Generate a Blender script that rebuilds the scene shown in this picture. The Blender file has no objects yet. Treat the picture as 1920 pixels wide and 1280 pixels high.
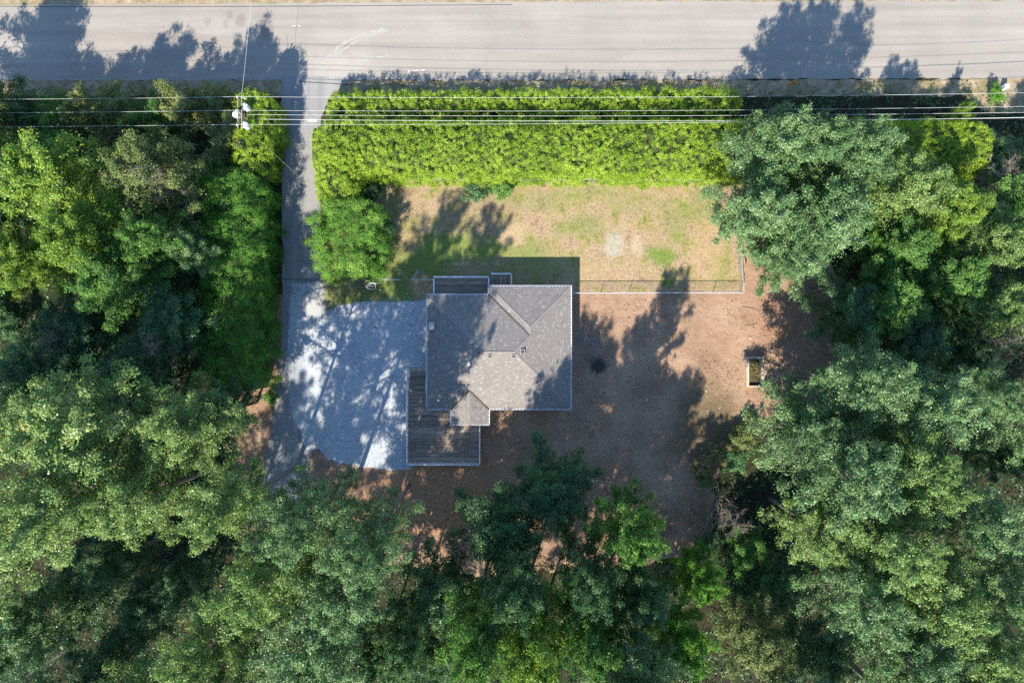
import bpy, bmesh, math, random
import numpy as np
from mathutils import Vector, noise as mnoise

sc = bpy.context.scene
col = sc.collection
RNG = np.random.default_rng(11)
random.seed(5)

# ------------------------------------------------------------------ camera, sky, sun, exposure
HC, F = 70.0, 1330.0                      # camera height (m) and focal length (px of a 1920 wide picture)
cam_d = bpy.data.cameras.new('camera')
cam_d.sensor_width = 36.0
cam_d.lens = 36.0 * F / 1920.0
cam_d.clip_start, cam_d.clip_end = 0.5, 3000.0
cam = bpy.data.objects.new('camera', cam_d)
cam.location = (0, 0, HC)
col.objects.link(cam)
sc.camera = cam

SUN_TRAVEL = Vector((0.359, 1.055, -1.0)).normalized()
elev = math.asin(-SUN_TRAVEL.z)
azim = math.atan2(-SUN_TRAVEL.x, -SUN_TRAVEL.y)
world = bpy.data.worlds.new('World')
sc.world = world
world.use_nodes = True
wn = world.node_tree
sky = wn.nodes.new('ShaderNodeTexSky')
sky.sky_type = 'NISHITA'
sky.sun_disc = False
sky.sun_elevation = elev
sky.sun_rotation = azim
sky.dust_density = 0.0
sky.ozone_density = 4.0
bg = wn.nodes['Background']
bg.inputs[1].default_value = 0.15
wn.links.new(sky.outputs[0], bg.inputs[0])

sun_d = bpy.data.lights.new('sun', 'SUN')
sun_d.energy = 4.9
sun_d.angle = math.radians(0.53)
sun_d.color = (1.0, 0.92, 0.80)
sun = bpy.data.objects.new('sun', sun_d)
sun.rotation_euler = SUN_TRAVEL.to_track_quat('-Z', 'Y').to_euler()
sun.location = (-40, -110, 110)
col.objects.link(sun)

vs = sc.view_settings
vs.view_transform = 'Standard'
vs.look = 'None'
vs.gamma = 1.0
vs.use_curve_mapping = False
vs.exposure = 1.10
sc.cycles.use_denoising = False
sc.cycles.max_bounces = 6
sc.cycles.diffuse_bounces = 3
sc.cycles.glossy_bounces = 2
sc.cycles.transmission_bounces = 3
sc.cycles.transparent_max_bounces = 6
sc.cycles.caustics_reflective = False
sc.cycles.caustics_refractive = False


# ------------------------------------------------------------------ helpers
def P(px, py, h=0.0):
    """world point at height h that was measured at that pixel of the 1920x1280 picture"""
    k = (HC - h) / F
    return Vector(((px - 960) * k, (640 - py) * k, h))


def tag(o, label=None, cat=None, group=None, kind=None):
    if label: o['label'] = label
    if cat: o['category'] = cat
    if group: o['group'] = group
    if kind: o['kind'] = kind
    return o


def empty(name, loc=(0, 0, 0), rz=0.0):
    o = bpy.data.objects.new(name, None)
    o.empty_display_size = 0.3
    o.location = loc
    o.rotation_euler = (0, 0, rz)
    col.objects.link(o)
    return o


def link(name, me, parent=None, mat=None):
    o = bpy.data.objects.new(name, me)
    col.objects.link(o)
    if parent is not None: o.parent = parent
    if mat is not None:
        if len(me.materials) == 0: me.materials.append(mat)
        elif me.materials[0] is not mat:
            o.material_slots[0].link = 'OBJECT'
            o.material_slots[0].material = mat
    return o


class MB:
    def __init__(s): s.v = []; s.f = []
    def box(s, a, b):
        n = len(s.v)
        x0, y0, z0 = a; x1, y1, z1 = b
        s.v += [(x0,y0,z0),(x1,y0,z0),(x1,y1,z0),(x0,y1,z0),(x0,y0,z1),(x1,y0,z1),(x1,y1,z1),(x0,y1,z1)]
        s.f += [tuple(n+i for i in q) for q in ((3,2,1,0),(4,5,6,7),(0,1,5,4),(1,2,6,5),(2,3,7,6),(3,0,4,7))]
        return s
    def tube(s, pts, radii, sides=6, cap=True):
        pts = [Vector(p) for p in pts]
        if not hasattr(radii, '__len__'): radii = [radii]*len(pts)
        base = len(s.v)
        ref = None
        for i, p in enumerate(pts):
            d = (pts[min(i+1, len(pts)-1)] - pts[max(i-1, 0)])
            if d.length < 1e-9: d = Vector((0,0,1))
            d.normalize()
            if ref is None or abs(ref.dot(d)) > .95:
                ref = Vector((1,0,0)) if abs(d.x) < .8 else Vector((0,1,0))
            u = (ref - d*ref.dot(d)).normalized(); w = d.cross(u)
            for k in range(sides):
                a = 2*math.pi*k/sides
                s.v.append(tuple(p + (u*math.cos(a) + w*math.sin(a))*radii[i]))
        for i in range(len(pts)-1):
            for k in range(sides):
                a = base+i*sides+k; b = base+i*sides+(k+1) % sides
                s.f.append((a, b, b+sides, a+sides))
        if cap:
            s.f.append(tuple(base+k for k in reversed(range(sides))))
            e = base+(len(pts)-1)*sides
            s.f.append(tuple(e+k for k in range(sides)))
        return s
    def lathe(s, prof, c=(0,0,0), sides=16):
        base = len(s.v)
        for r, z in prof:
            for k in range(sides):
                a = 2*math.pi*k/sides
                s.v.append((c[0]+r*math.cos(a), c[1]+r*math.sin(a), c[2]+z))
        for i in range(len(prof)-1):
            for k in range(sides):
                a = base+i*sides+k; b = base+i*sides+(k+1) % sides
                s.f.append((a, b, b+sides, a+sides))
        s.f.append(tuple(base+k for k in reversed(range(sides))))
        e = base+(len(prof)-1)*sides
        s.f.append(tuple(e+k for k in range(sides)))
        return s
    def mesh(s, name, smooth=False):
        me = bpy.data.meshes.new(name)
        me.from_pydata(s.v, [], s.f)
        if smooth: me.polygons.foreach_set('use_smooth', [True]*len(me.polygons))
        me.update()
        return me
    def build(s, name, mat, parent=None, smooth=False):
        return link(name, s.mesh(name, smooth), parent, mat)


def quads_mesh(name, V, tint):
    """V: (N,4,3) quads; tint: per-quad value read by the leaf materials"""
    n = V.shape[0]
    me = bpy.data.meshes.new(name)
    me.vertices.add(n*4); me.loops.add(n*4); me.polygons.add(n)
    me.vertices.foreach_set('co', V.reshape(-1).astype(np.float32))
    me.loops.foreach_set('vertex_index', np.arange(n*4, dtype=np.int32))
    me.polygons.foreach_set('loop_start', np.arange(0, n*4, 4, dtype=np.int32))
    me.polygons.foreach_set('loop_total', np.full(n, 4, dtype=np.int32))
    at = me.attributes.new('tint', 'FLOAT', 'FACE')
    at.data.foreach_set('value', tint.astype(np.float32))
    me.update()
    return me


def leaf_quads(c, nrm, L, W, rng, fold=0.25, tang=None):
    """diamond leaves: c (N,3) centres, nrm (N,3) normals"""
    n = len(c)
    nrm = nrm/np.maximum(np.linalg.norm(nrm, axis=1, keepdims=True), 1e-6)
    r = rng.normal(size=(n, 3)) if tang is None else tang + rng.normal(size=(n, 3))*.25
    t = r - nrm*np.sum(r*nrm, 1, keepdims=True)
    t /= np.maximum(np.linalg.norm(t, axis=1, keepdims=True), 1e-6)
    b = np.cross(nrm, t)
    s = rng.uniform(.7, 1.25, (n, 1))
    L = L*s; W = W*s*rng.uniform(.8, 1.2, (n, 1))
    up = nrm*W*fold
    V = np.empty((n, 4, 3))
    V[:, 0] = c - t*L*.5
    V[:, 1] = c + b*W*.5 + up - t*L*.05
    V[:, 2] = c + t*L*.5
    V[:, 3] = c - b*W*.5 + up - t*L*.05
    return V


# ------------------------------------------------------------------ node materials
def new_mat(name, rough=0.9, spec=0.3):
    m = bpy.data.materials.new(name)
    m.use_nodes = True
    nt = m.node_tree
    b = nt.nodes['Principled BSDF']
    b.inputs['Roughness'].default_value = rough
    b.inputs['Specular IOR Level'].default_value = spec
    return m, nt, b


def coords(nt, scale=None, kind='Object'):
    tc = nt.nodes.new('ShaderNodeTexCoord')
    o = tc.outputs[kind]
    if scale is not None:
        mp = nt.nodes.new('ShaderNodeMapping')
        mp.inputs['Scale'].default_value = scale
        nt.links.new(o, mp.inputs[0]); o = mp.outputs[0]
    return o


def noise(nt, co, scale, detail=4, rough=.55, dist=0.0):
    n = nt.nodes.new('ShaderNodeTexNoise')
    n.inputs['Scale'].default_value = scale
    n.inputs['Detail'].default_value = detail
    n.inputs['Roughness'].default_value = rough
    n.inputs['Distortion'].default_value = dist
    nt.links.new(co, n.inputs['Vector'])
    return n.outputs[0]


def voro(nt, co, scale, out=0, rand=1.0):
    n = nt.nodes.new('ShaderNodeTexVoronoi')
    n.inputs['Scale'].default_value = scale
    n.inputs['Randomness'].default_value = rand
    nt.links.new(co, n.inputs['Vector'])
    return n.outputs[out]


def ramp(nt, fac, stops):
    r = nt.nodes.new('ShaderNodeValToRGB')
    e = r.color_ramp.elements
    while len(e) < len(stops): e.new(.5)
    for el, (p, c) in zip(e, stops):
        el.position = p
        el.color = (*c, 1) if hasattr(c, '__len__') else (c, c, c, 1)
    nt.links.new(fac, r.inputs[0])
    return r.outputs[0]


def mixc(nt, fac, a, b, mode='MIX'):
    m = nt.nodes.new('ShaderNodeMix')
    m.data_type = 'RGBA'; m.blend_type = mode
    for sock, v in ((m.inputs[0], fac), (m.inputs[6], a), (m.inputs[7], b)):
        if isinstance(v, bpy.types.NodeSocket): nt.links.new(v, sock)
        elif hasattr(v, '__len__'): sock.default_value = (*v, 1)
        else: sock.default_value = v
    return m.outputs[2]


def math_n(nt, op, a, b=0.0, clamp=False):
    m = nt.nodes.new('ShaderNodeMath'); m.operation = op; m.use_clamp = clamp
    for s, v in ((m.inputs[0], a), (m.inputs[1], b)):
        if isinstance(v, bpy.types.NodeSocket): nt.links.new(v, s)
        else: s.default_value = v
    return m.outputs[0]


def blob(nt, co, c, r, soft=.5, sx=1.0, sy=1.0):
    """soft round patch of the surface's own colour at world point c"""
    mp = nt.nodes.new('ShaderNodeMapping')
    mp.vector_type = 'POINT'
    mp.inputs['Location'].default_value = (-c[0]/sx, -c[1]/sy, 0)
    mp.inputs['Scale'].default_value = (1/sx, 1/sy, 0)
    nt.links.new(co, mp.inputs[0])
    ln = nt.nodes.new('ShaderNodeVectorMath'); ln.operation = 'LENGTH'
    nt.links.new(mp.outputs[0], ln.inputs[0])
    mr = nt.nodes.new('ShaderNodeMapRange')
    mr.interpolation_type = 'SMOOTHSTEP'
    mr.inputs[1].default_value = r*(1-soft); mr.inputs[2].default_value = r*(1+soft*.4)
    mr.inputs[3].default_value = 1; mr.inputs[4].default_value = 0
    nt.links.new(ln.outputs['Value'], mr.inputs[0])
    return mr.outputs[0]


def warped(nt, co, scale=.6, amt=1.6):
    """coordinates pushed about by noise, for ragged patch edges"""
    n = nt.nodes.new('ShaderNodeTexNoise')
    n.inputs['Scale'].default_value = scale; n.inputs['Detail'].default_value = 5
    nt.links.new(co, n.inputs['Vector'])
    s = nt.nodes.new('ShaderNodeVectorMath'); s.operation = 'SUBTRACT'
    nt.links.new(n.outputs[1], s.inputs[0]); s.inputs[1].default_value = (.5, .5, .5)
    k = nt.nodes.new('ShaderNodeVectorMath'); k.operation = 'SCALE'
    nt.links.new(s.outputs[0], k.inputs[0]); k.inputs['Scale'].default_value = amt*2
    a = nt.nodes.new('ShaderNodeVectorMath'); a.operation = 'ADD'
    nt.links.new(co, a.inputs[0]); nt.links.new(k.outputs[0], a.inputs[1])
    return a.outputs[0]


def bump(nt, b, h, dist=.02, strength=1.0):
    n = nt.nodes.new('ShaderNodeBump')
    n.inputs['Distance'].default_value = dist
    n.inputs['Strength'].default_value = strength
    nt.links.new(h, n.inputs['Height'])
    nt.links.new(n.outputs[0], b.inputs['Normal'])


def setc(nt, b, c): nt.links.new(c, b.inputs['Base Color'])


def plain(name, c, rough=.6, var=.25, scale=8.0, metal=0.0, spec=.3):
    m, nt, b = new_mat(name, rough, spec)
    f = noise(nt, coords(nt), scale, 5, .65)
    lo = tuple(x*(1-var) for x in c); hi = tuple(min(1, x*(1+var)) for x in c)
    setc(nt, b, ramp(nt, f, [(.3, lo), (.7, hi)]))
    b.inputs['Metallic'].default_value = metal
    return m


def leaf_mat(name, lo, mid, hi, rough=.5, trans=.35, spec=.4, yellow=None):
    m, nt, b = new_mat(name, rough, spec)
    at = nt.nodes.new('ShaderNodeAttribute'); at.attribute_name = 'tint'
    oi = nt.nodes.new('ShaderNodeObjectInfo')
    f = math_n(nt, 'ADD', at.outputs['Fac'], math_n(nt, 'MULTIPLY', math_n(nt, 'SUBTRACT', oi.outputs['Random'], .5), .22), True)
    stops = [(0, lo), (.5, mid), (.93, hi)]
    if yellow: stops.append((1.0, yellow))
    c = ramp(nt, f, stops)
    setc(nt, b, c)
    tr = nt.nodes.new('ShaderNodeBsdfTranslucent')
    nt.links.new(mixc(nt, .4, c, (.20,.36,.03), 'MIX'), tr.inputs[0])
    mx = nt.nodes.new('ShaderNodeMixShader'); mx.inputs[0].default_value = trans
    nt.links.new(b.outputs[0], mx.inputs[1]); nt.links.new(tr.outputs[0], mx.inputs[2])
    nt.links.new(mx.outputs[0], nt.nodes['Material Output'].inputs[0])
    return m


M = {}
M['alder'] = leaf_mat('alder_leaf', (.058,.128,.044), (.160,.285,.098), (.34,.47,.22), .40, .30, .42)
M['pale'] = leaf_mat('pale_leaf', (.080,.150,.034), (.210,.335,.082), (.39,.50,.18), .40, .32, .42, (.46,.36,.09))
M['lime'] = leaf_mat('lime_leaf', (.085,.170,.022), (.205,.345,.042), (.38,.51,.08), .42, .36, .36, (.54,.43,.07))
M['green'] = leaf_mat('green_leaf', (.048,.130,.027), (.122,.275,.050), (.27,.43,.09), .42, .34, .36)
M['bright'] = leaf_mat('bright_leaf', (.060,.165,.022), (.135,.33,.038), (.24,.43,.06), .45, .40, .3)
M['olive'] = leaf_mat('olive_leaf', (.078,.118,.036), (.180,.23,.068), (.34,.35,.13), .42, .32, .36, (.42,.25,.08))
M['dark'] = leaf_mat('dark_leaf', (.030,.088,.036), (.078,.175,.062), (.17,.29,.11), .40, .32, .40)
M['cedar_lime'] = leaf_mat('cedar_lime_leaf', (.13,.24,.018), (.31,.46,.040), (.50,.62,.10), .6, .36, .2)
M['cedar_green'] = leaf_mat('cedar_green_leaf', (.045,.15,.024), (.125,.30,.042), (.28,.46,.075), .6, .36, .2)
M['straw'] = leaf_mat('straw_blade', (.16,.14,.05), (.28,.24,.10), (.42,.36,.18), .7, .25, .2)
M['orange'] = leaf_mat('orange_leaf', (.55,.18,.01), (.75,.26,.015), (.85,.36,.03), .6, .3, .2)
M['litter'] = leaf_mat('litter_leaf', (.08,.055,.028), (.19,.125,.055), (.36,.26,.11), .7, .2, .2)
M['bark'] = plain('bark', (.17,.145,.12), .9, .45, 5)
M['twig'] = plain('grey_twig', (.26,.225,.18), .85, .35, 3)
M['core'] = plain('shaded_core', (.060,.085,.018), .95, .5, 6)  # dark green with the shade inside the hedges put into the colour

M['metal'] = plain('galvanised_steel', (.55,.57,.60), .45, .15, 3, .4)
M['alu'] = plain('aluminium_wire', (.62,.62,.60), .5, .1, 1)
M['wood'] = plain('weathered_pole_wood', (.30,.25,.20), .9, .3, 4)
M['white'] = plain('white_paint', (.66,.67,.69), .5, .12, 6)
M['can'] = plain('transformer_grey_paint', (.72,.74,.76), .45, .08, 3)
M['porcelain'] = plain('porcelain', (.62,.60,.58), .25, .1, 5, 0, .5)
M['dark_vent'] = plain('dark_plastic', (.06,.055,.05), .6, .3, 6)
M['vent'] = plain('vent_tan_metal', (.36,.32,.28), .6, .2, 6)
M['glass'] = plain('window_glass', (.03,.04,.05), .08, .2, 1, 0, .8)
M['siding'] = plain('house_siding', (.42,.43,.42), .8, .08, 2)
M['rubber'] = plain('rubber', (.03,.03,.03), .8, .2, 8)
M['tray'] = plain('barrow_tray_paint', (.30,.33,.32), .6, .3, 9)
M['pile'] = plain('barrow_load', (.06,.06,.07), .9, .6, 14)
M['timber'] = plain('pale_timber', (.44,.375,.285), .9, .4, 7)
M['blue'] = plain('blue_plastic', (.20,.25,.34), .5, .5, 9)
M['bluegrey'] = plain('blue_grey_paint', (.45,.47,.60), .5, .2, 9)
M['char'] = plain('charred', (.05,.046,.043), .95, .7, 7)
M['stone'] = plain('pale_stone', (.50,.47,.43), .9, .3, 9)
M['soil'] = plain('bed_soil', (.075,.055,.038), .95, .5, 9)
M['conduit'] = plain('cable_jacket', (.60,.60,.58), .5, .1, 2)


# ground materials ---------------------------------------------------------------
def m_forest():
    m, nt, b = new_mat('forest_floor', .95, .1)
    co = coords(nt)
    c = ramp(nt, noise(nt, co, .9, 8, .7), [(.3, (.022,.020,.012)), (.55, (.045,.038,.022)), (.75, (.075,.060,.034))])
    g = ramp(nt, noise(nt, co, .35, 5, .6), [(.45, 0), (.65, 1)])
    setc(nt, b, mixc(nt, g, c, (.026,.042,.016)))
    bump(nt, b, noise(nt, co, 6, 6, .7), .08)
    return m


def m_verge():
    m, nt, b = new_mat('dry_verge', .95, .1)
    co = coords(nt)
    c = ramp(nt, noise(nt, co, 1.2, 8, .7), [(.3, (.17,.125,.075)), (.5, (.30,.235,.15)), (.7, (.42,.35,.24))])
    g = ramp(nt, noise(nt, co, .5, 5, .6), [(.5, 0), (.62, .6)])
    setc(nt, b, mixc(nt, g, c, (.15,.14,.05)))
    bump(nt, b, noise(nt, co, 9, 6, .7), .05)
    return m


def m_dirt():
    m, nt, b = new_mat('bare_dirt', .95, .12)
    co = coords(nt)
    a = noise(nt, co, .25, 6, .6)
    c = ramp(nt, a, [(.28, (.215,.134,.088)), (.5, (.32,.208,.138)), (.72, (.41,.285,.195))])
    st = noise(nt, coords(nt, (.8, 1.5, 1)), .7, 7, .7, 1.5)
    c = mixc(nt, .4, c, ramp(nt, st, [(.3, .36), (.5, .52), (.72, .64)]), 'OVERLAY')
    fine = noise(nt, co, 11, 5, .75)
    c = mixc(nt, .7, c, ramp(nt, fine, [(.28, .22), (.5, .5), (.72, .78)]), 'OVERLAY')
    w = warped(nt, co, .7, .8)
    red = math_n(nt, 'MULTIPLY', blob(nt, w, P(830, 930), 5.0, .6, 1.8, 1.1), .75)
    c = mixc(nt, red, c, (.40,.215,.115))
    red = math_n(nt, 'MULTIPLY', blob(nt, w, P(1465, 590), 3.2, .6), .6)
    c = mixc(nt, red, c, (.34,.18,.11))
    litter = math_n(nt, 'MULTIPLY', blob(nt, w, P(1330, 800), 3.2, .6, 1.2, 1.6), .75)
    c = mixc(nt, litter, c, (.10,.085,.045))
    ash = math_n(nt, 'MULTIPLY', blob(nt, w, P(1122, 684), .75, .8, 1.4, 1), .8)
    c = mixc(nt, ash, c, (.03,.028,.027))
    damp = math_n(nt, 'MULTIPLY', blob(nt, w, P(1100, 640), 1.9, .6), .45)
    c = mixc(nt, damp, c, (.16,.14,.12))
    setc(nt, b, c)
    h = math_n(nt, 'ADD', math_n(nt, 'ADD', math_n(nt, 'MULTIPLY', st, .9), fine), math_n(nt, 'MULTIPLY', noise(nt, co, 1.6, 4, .6, .8), 1.2))
    bump(nt, b, h, .07)
    return m


def m_gravel():
    m, nt, b = new_mat('grey_gravel', .95, .15)
    co = coords(nt)
    v = voro(nt, co, 26, 1)
    c = ramp(nt, v, [(0, (.26,.288,.31)), (.5, (.44,.476,.505)), (1, (.59,.62,.64))])
    c = mixc(nt, .55, c, ramp(nt, noise(nt, co, .5, 6, .65), [(.3, .38), (.7, .62)]), 'OVERLAY')
    w = warped(nt, co, .5, 1.2)
    tr = math_n(nt, 'MULTIPLY', blob(nt, w, P(553, 700), 1.1, .6, 1, 3.4), .35)
    c = mixc(nt, tr, c, (.22,.22,.23))
    tan = math_n(nt, 'MULTIPLY', blob(nt, w, P(600, 560), 2.2, .7, 1.2, 1), .55)
    c = mixc(nt, tan, c, (.44,.39,.32))
    setc(nt, b, c)
    bump(nt, b, voro(nt, co, 26, 0), .03)
    return m


def m_asphalt(name, lo, mid, hi, road=False):
    m, nt, b = new_mat(name, .9, .2)
    co = coords(nt)
    s = noise(nt, coords(nt, (.06, 1.3, 1) if road else (1.3, .06, 1)), .8, 6, .6)
    c = ramp(nt, s, [(.3, lo), (.5, mid), (.72, hi)])
    c = mixc(nt, .5, c, ramp(nt, noise(nt, co, 14, 4, .8), [(.25, .3), (.5, .5), (.75, .72)]), 'OVERLAY')
    c = mixc(nt, .4, c, ramp(nt, noise(nt, co, .18, 6, .6), [(.3, .4), (.7, .6)]), 'OVERLAY')
    if road:
        w = warped(nt, co, 1.2, .35)
        for px, py, r, k in ((390,42,.35,.35),(430,31,.38,.45),(451,39,.55,.55),(498,54,.95,.5),(470,50,.4,.3),(485,32,.6,.25),(424,46,.35,.3)):
            f = math_n(nt, 'MULTIPLY', blob(nt, w, P(px, py), r, .45, 1, 1.25), k)
            c = mixc(nt, f, c, (.17,.155,.13))
        # tan drag of dirt from the driveway mouth
        f = math_n(nt, 'MULTIPLY', blob(nt, warped(nt, co, .8, 1.2), P(640, 135), 2.6, .7, 1.6, .8), .35)
        c = mixc(nt, f, c, (.44,.41,.36))
    vn = nt.nodes.new('ShaderNodeTexVoronoi'); vn.feature = 'DISTANCE_TO_EDGE'
    vn.inputs['Scale'].default_value = .16
    nt.links.new(warped(nt, coords(nt, (.55, 1, 1)), .9, .9), vn.inputs['Vector'])
    ck = ramp(nt, vn.outputs[0], [(0, 1), (.006, .6), (.012, 0)])
    ck = math_n(nt, 'MULTIPLY', ck, ramp(nt, noise(nt, co, .25, 3, .5), [(.48, 0), (.62, .13)]))
    c = mixc(nt, ck, c, (.10,.095,.09))
    setc(nt, b, c)
    bump(nt, b, noise(nt, co, 40, 3, .7), .008)
    return m


def lawn_color(nt, co):
    n1 = noise(nt, co, .55, 8, .68)
    c = ramp(nt, n1, [(.30, (.235,.16,.095)), (.46, (.37,.275,.175)), (.58, (.30,.25,.11)), (.68, (.15,.205,.042))])
    c = mixc(nt, .55, c, ramp(nt, noise(nt, co, 5, 7, .85), [(.30, .08), (.5, .5), (.70, .90)]), 'OVERLAY')
    w = warped(nt, co, .5, 1.3)
    for px, py, r, k, sx, sy in ((1240,478,1.6,.85,1.2,.8),(1090,425,1.8,.5,1.6,.7),(1270,410,2.0,.4,1,1.2),(840,465,3.2,.75,1.9,.55),
                                 (990,468,2.0,.55,1.3,.6),(650,560,2.6,.6,1.4,.6),(740,545,2.4,.75,1.5,.8),(1180,380,2.0,.25,2,.6),(700,470,2.5,.6,1,1.6),
                                 (1000,500,3.0,.45,1.6,.5),(790,500,2.6,.7,1.5,.7),(1100,362,1.4,.4,3,.6),(1320,385,1.8,.45,1.1,1),(1010,380,1.6,.35,2,.7),(1350,500,1.2,.4,1,2),(920,470,1.6,.5,1.6,.6)):
        c = mixc(nt, math_n(nt, 'MULTIPLY', blob(nt, w, P(px, py), r, .7, sx, sy), k*.98), c, (.13,.215,.032))
    for px, py, r, k, sx, sy, cc in ((1152,458,1.3,.62,.9,1.15,(.42,.38,.33)),(1194,458,.75,.75,.8,2.0,(.44,.35,.25)),
                                     (960,440,1.6,.6,1,.9,(.46,.34,.20)),(1330,470,2.4,.45,.8,1.6,(.43,.31,.17)),(1120,520,2.2,.4,1.6,.8,(.40,.29,.17)),
                                     (790,535,1.3,.8,1,1,(.42,.29,.16)),(770,455,1.2,.5,1,1,(.40,.27,.15)),(900,400,3.0,.35,1.5,.8,(.26,.20,.12))):
        c = mixc(nt, math_n(nt, 'MULTIPLY', blob(nt, warped(nt, warped(nt, co, .9, .5), 3.5, .35), P(px, py), r, .45, sx, sy), k), c, cc)
    return c


def m_lawn():
    m, nt, b = new_mat('dry_lawn', .95, .1)
    co = coords(nt)
    setc(nt, b, lawn_color(nt, co))
    bump(nt, b, noise(nt, co, 12, 6, .75), .05)
    return m


def m_blade():
    m, nt, b = new_mat('lawn_blades', .8, .2)
    co = coords(nt)
    at = nt.nodes.new('ShaderNodeAttribute'); at.attribute_name = 'tint'
    c = mixc(nt, .7, lawn_color(nt, co), ramp(nt, at.outputs['Fac'], [(0, .25), (.5, .52), (1, .78)]), 'OVERLAY')
    setc(nt, b, c)
    return m


def m_shingle():
    m, nt, b = new_mat('roof_shingles', .92, .2)
    uv = coords(nt, None, 'UV')
    br = nt.nodes.new('ShaderNodeTexBrick')
    nt.links.new(uv, br.inputs['Vector'])
    br.inputs['Scale'].default_value = 1.0
    br.inputs['Brick Width'].default_value = .22
    br.inputs['Row Height'].default_value = .16
    br.inputs['Mortar Size'].default_value = .012
    br.inputs['Mortar Smooth'].default_value = .3
    br.inputs['Bias'].default_value = 0.0
    br.inputs['Color1'].default_value = (0, 0, 0, 1)
    br.inputs['Color2'].default_value = (1, 1, 1, 1)
    br.inputs['Mortar'].default_value = (.2, .2, .2, 1)
    br.offset_frequency = 2
    c = ramp(nt, br.outputs[0], [(0, (.20,.183,.168)), (.5, (.222,.204,.187)), (.84, (.245,.226,.206)), (.95, (.29,.272,.252)), (1, (.33,.312,.292))])
    c = mixc(nt, math_n(nt, 'MULTIPLY', br.outputs[1], .75), c, (.155,.142,.13))
    c = mixc(nt, .45, c, ramp(nt, noise(nt, uv, 16, 4, .8), [(.25, .3), (.75, .7)]), 'OVERLAY')
    c = mixc(nt, .35, c, ramp(nt, noise(nt, uv, .5, 5, .6), [(.3, .4), (.7, .6)]), 'OVERLAY')
    setc(nt, b, c)
    # saw-tooth step of every course plus grit
    sx = nt.nodes.new('ShaderNodeSeparateXYZ'); nt.links.new(uv, sx.inputs[0])
    saw = math_n(nt, 'FRACT', math_n(nt, 'MULTIPLY', sx.outputs[1], 6.25))
    h = math_n(nt, 'SUBTRACT', math_n(nt, 'SUBTRACT', 1.0, saw), math_n(nt, 'MULTIPLY', br.outputs[1], .5))
    bump(nt, b, h, .010)
    return m


def m_deck():
    m, nt, b = new_mat('weathered_decking', .8, .25)
    oi = nt.nodes.new('ShaderNodeObjectInfo')
    g = nt.nodes.new('ShaderNodeNewGeometry')
    mp = nt.nodes.new('ShaderNodeMapping'); mp.inputs['Scale'].default_value = (.5, 9, 1)
    nt.links.new(g.outputs['Position'], mp.inputs[0])
    f = noise(nt, mp.outputs[0], 1.5, 6, .7)
    c1 = ramp(nt, f, [(.28, (.13,.100,.076)), (.5, (.28,.220,.170)), (.70, (.52,.43,.35))])
    c2 = ramp(nt, oi.outputs['Random'], [(0, .3), (.6, .5), (1, .72)])
    setc(nt, b, mixc(nt, .7, c1, c2, 'OVERLAY'))
    return m


M['forest'] = m_forest(); M['verge'] = m_verge(); M['dirt'] = m_dirt(); M['gravel'] = m_gravel()
M['road'] = m_asphalt('old_road_asphalt', (.245,.222,.190), (.28,.255,.220), (.318,.290,.252), True)
M['drive'] = m_asphalt('driveway_asphalt', (.205,.205,.20), (.25,.248,.24), (.30,.295,.282))
M['apron'] = m_asphalt('pale_apron', (.31,.30,.275), (.36,.345,.32), (.41,.395,.36))
M['lawn'] = m_lawn(); M['blade'] = m_blade(); M['shingle'] = m_shingle(); M['deck'] = m_deck()
M['tar'] = plain('dark_joint', (.05,.048,.045), .8, .3, 6)
M['scuff'] = plain('pale_scuff', (.345,.325,.29), .9, .12, 6)
M['paint'] = plain('worn_road_paint', (.62,.61,.57), .8, .2, 9)


# ------------------------------------------------------------------ ground and other sheets
def sheet(name, pts, z, mat, jit=.12, step=.35, parent=None, kind='structure', freq=1.0):
    """flat sheet with a ragged outline; pts are world (x, y)"""
    out = []
    n = len(pts)
    for i in range(n):
        a = Vector(pts[i][:2]); b = Vector(pts[(i+1) % n][:2])
        k = max(1, int((b-a).length/step))
        d = (b-a).normalized() if (b-a).length else Vector((1, 0))
        nr = Vector((-d.y, d.x))
        for j in range(k):
            p = a.lerp(b, j/k)
            o = mnoise.noise(Vector((p.x*freq, p.y*freq, z*70+3)))*jit + mnoise.noise(Vector((p.x*3.1*freq, p.y*3.1*freq, 9)))*jit*.5
            out.append((p.x+nr.x*o, p.y+nr.y*o, z))
    me = bpy.data.meshes.new(name)
    me.from_pydata(out, [], [tuple(range(len(out)))])
    bm = bmesh.new(); bm.from_mesh(me)
    bmesh.ops.triangulate(bm, faces=bm.faces[:])
    bmesh.ops.recalc_face_normals(bm, faces=bm.faces[:])
    for f in bm.faces:
        if f.normal.z < 0: f.normal_flip()
    bm.to_mesh(me); bm.free()
    o = link(name, me, parent, mat)
    if kind and parent is None: o['kind'] = kind
    return o


def pxs(lst, h=0): return [P(x, y, h) for x, y in lst]


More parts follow.
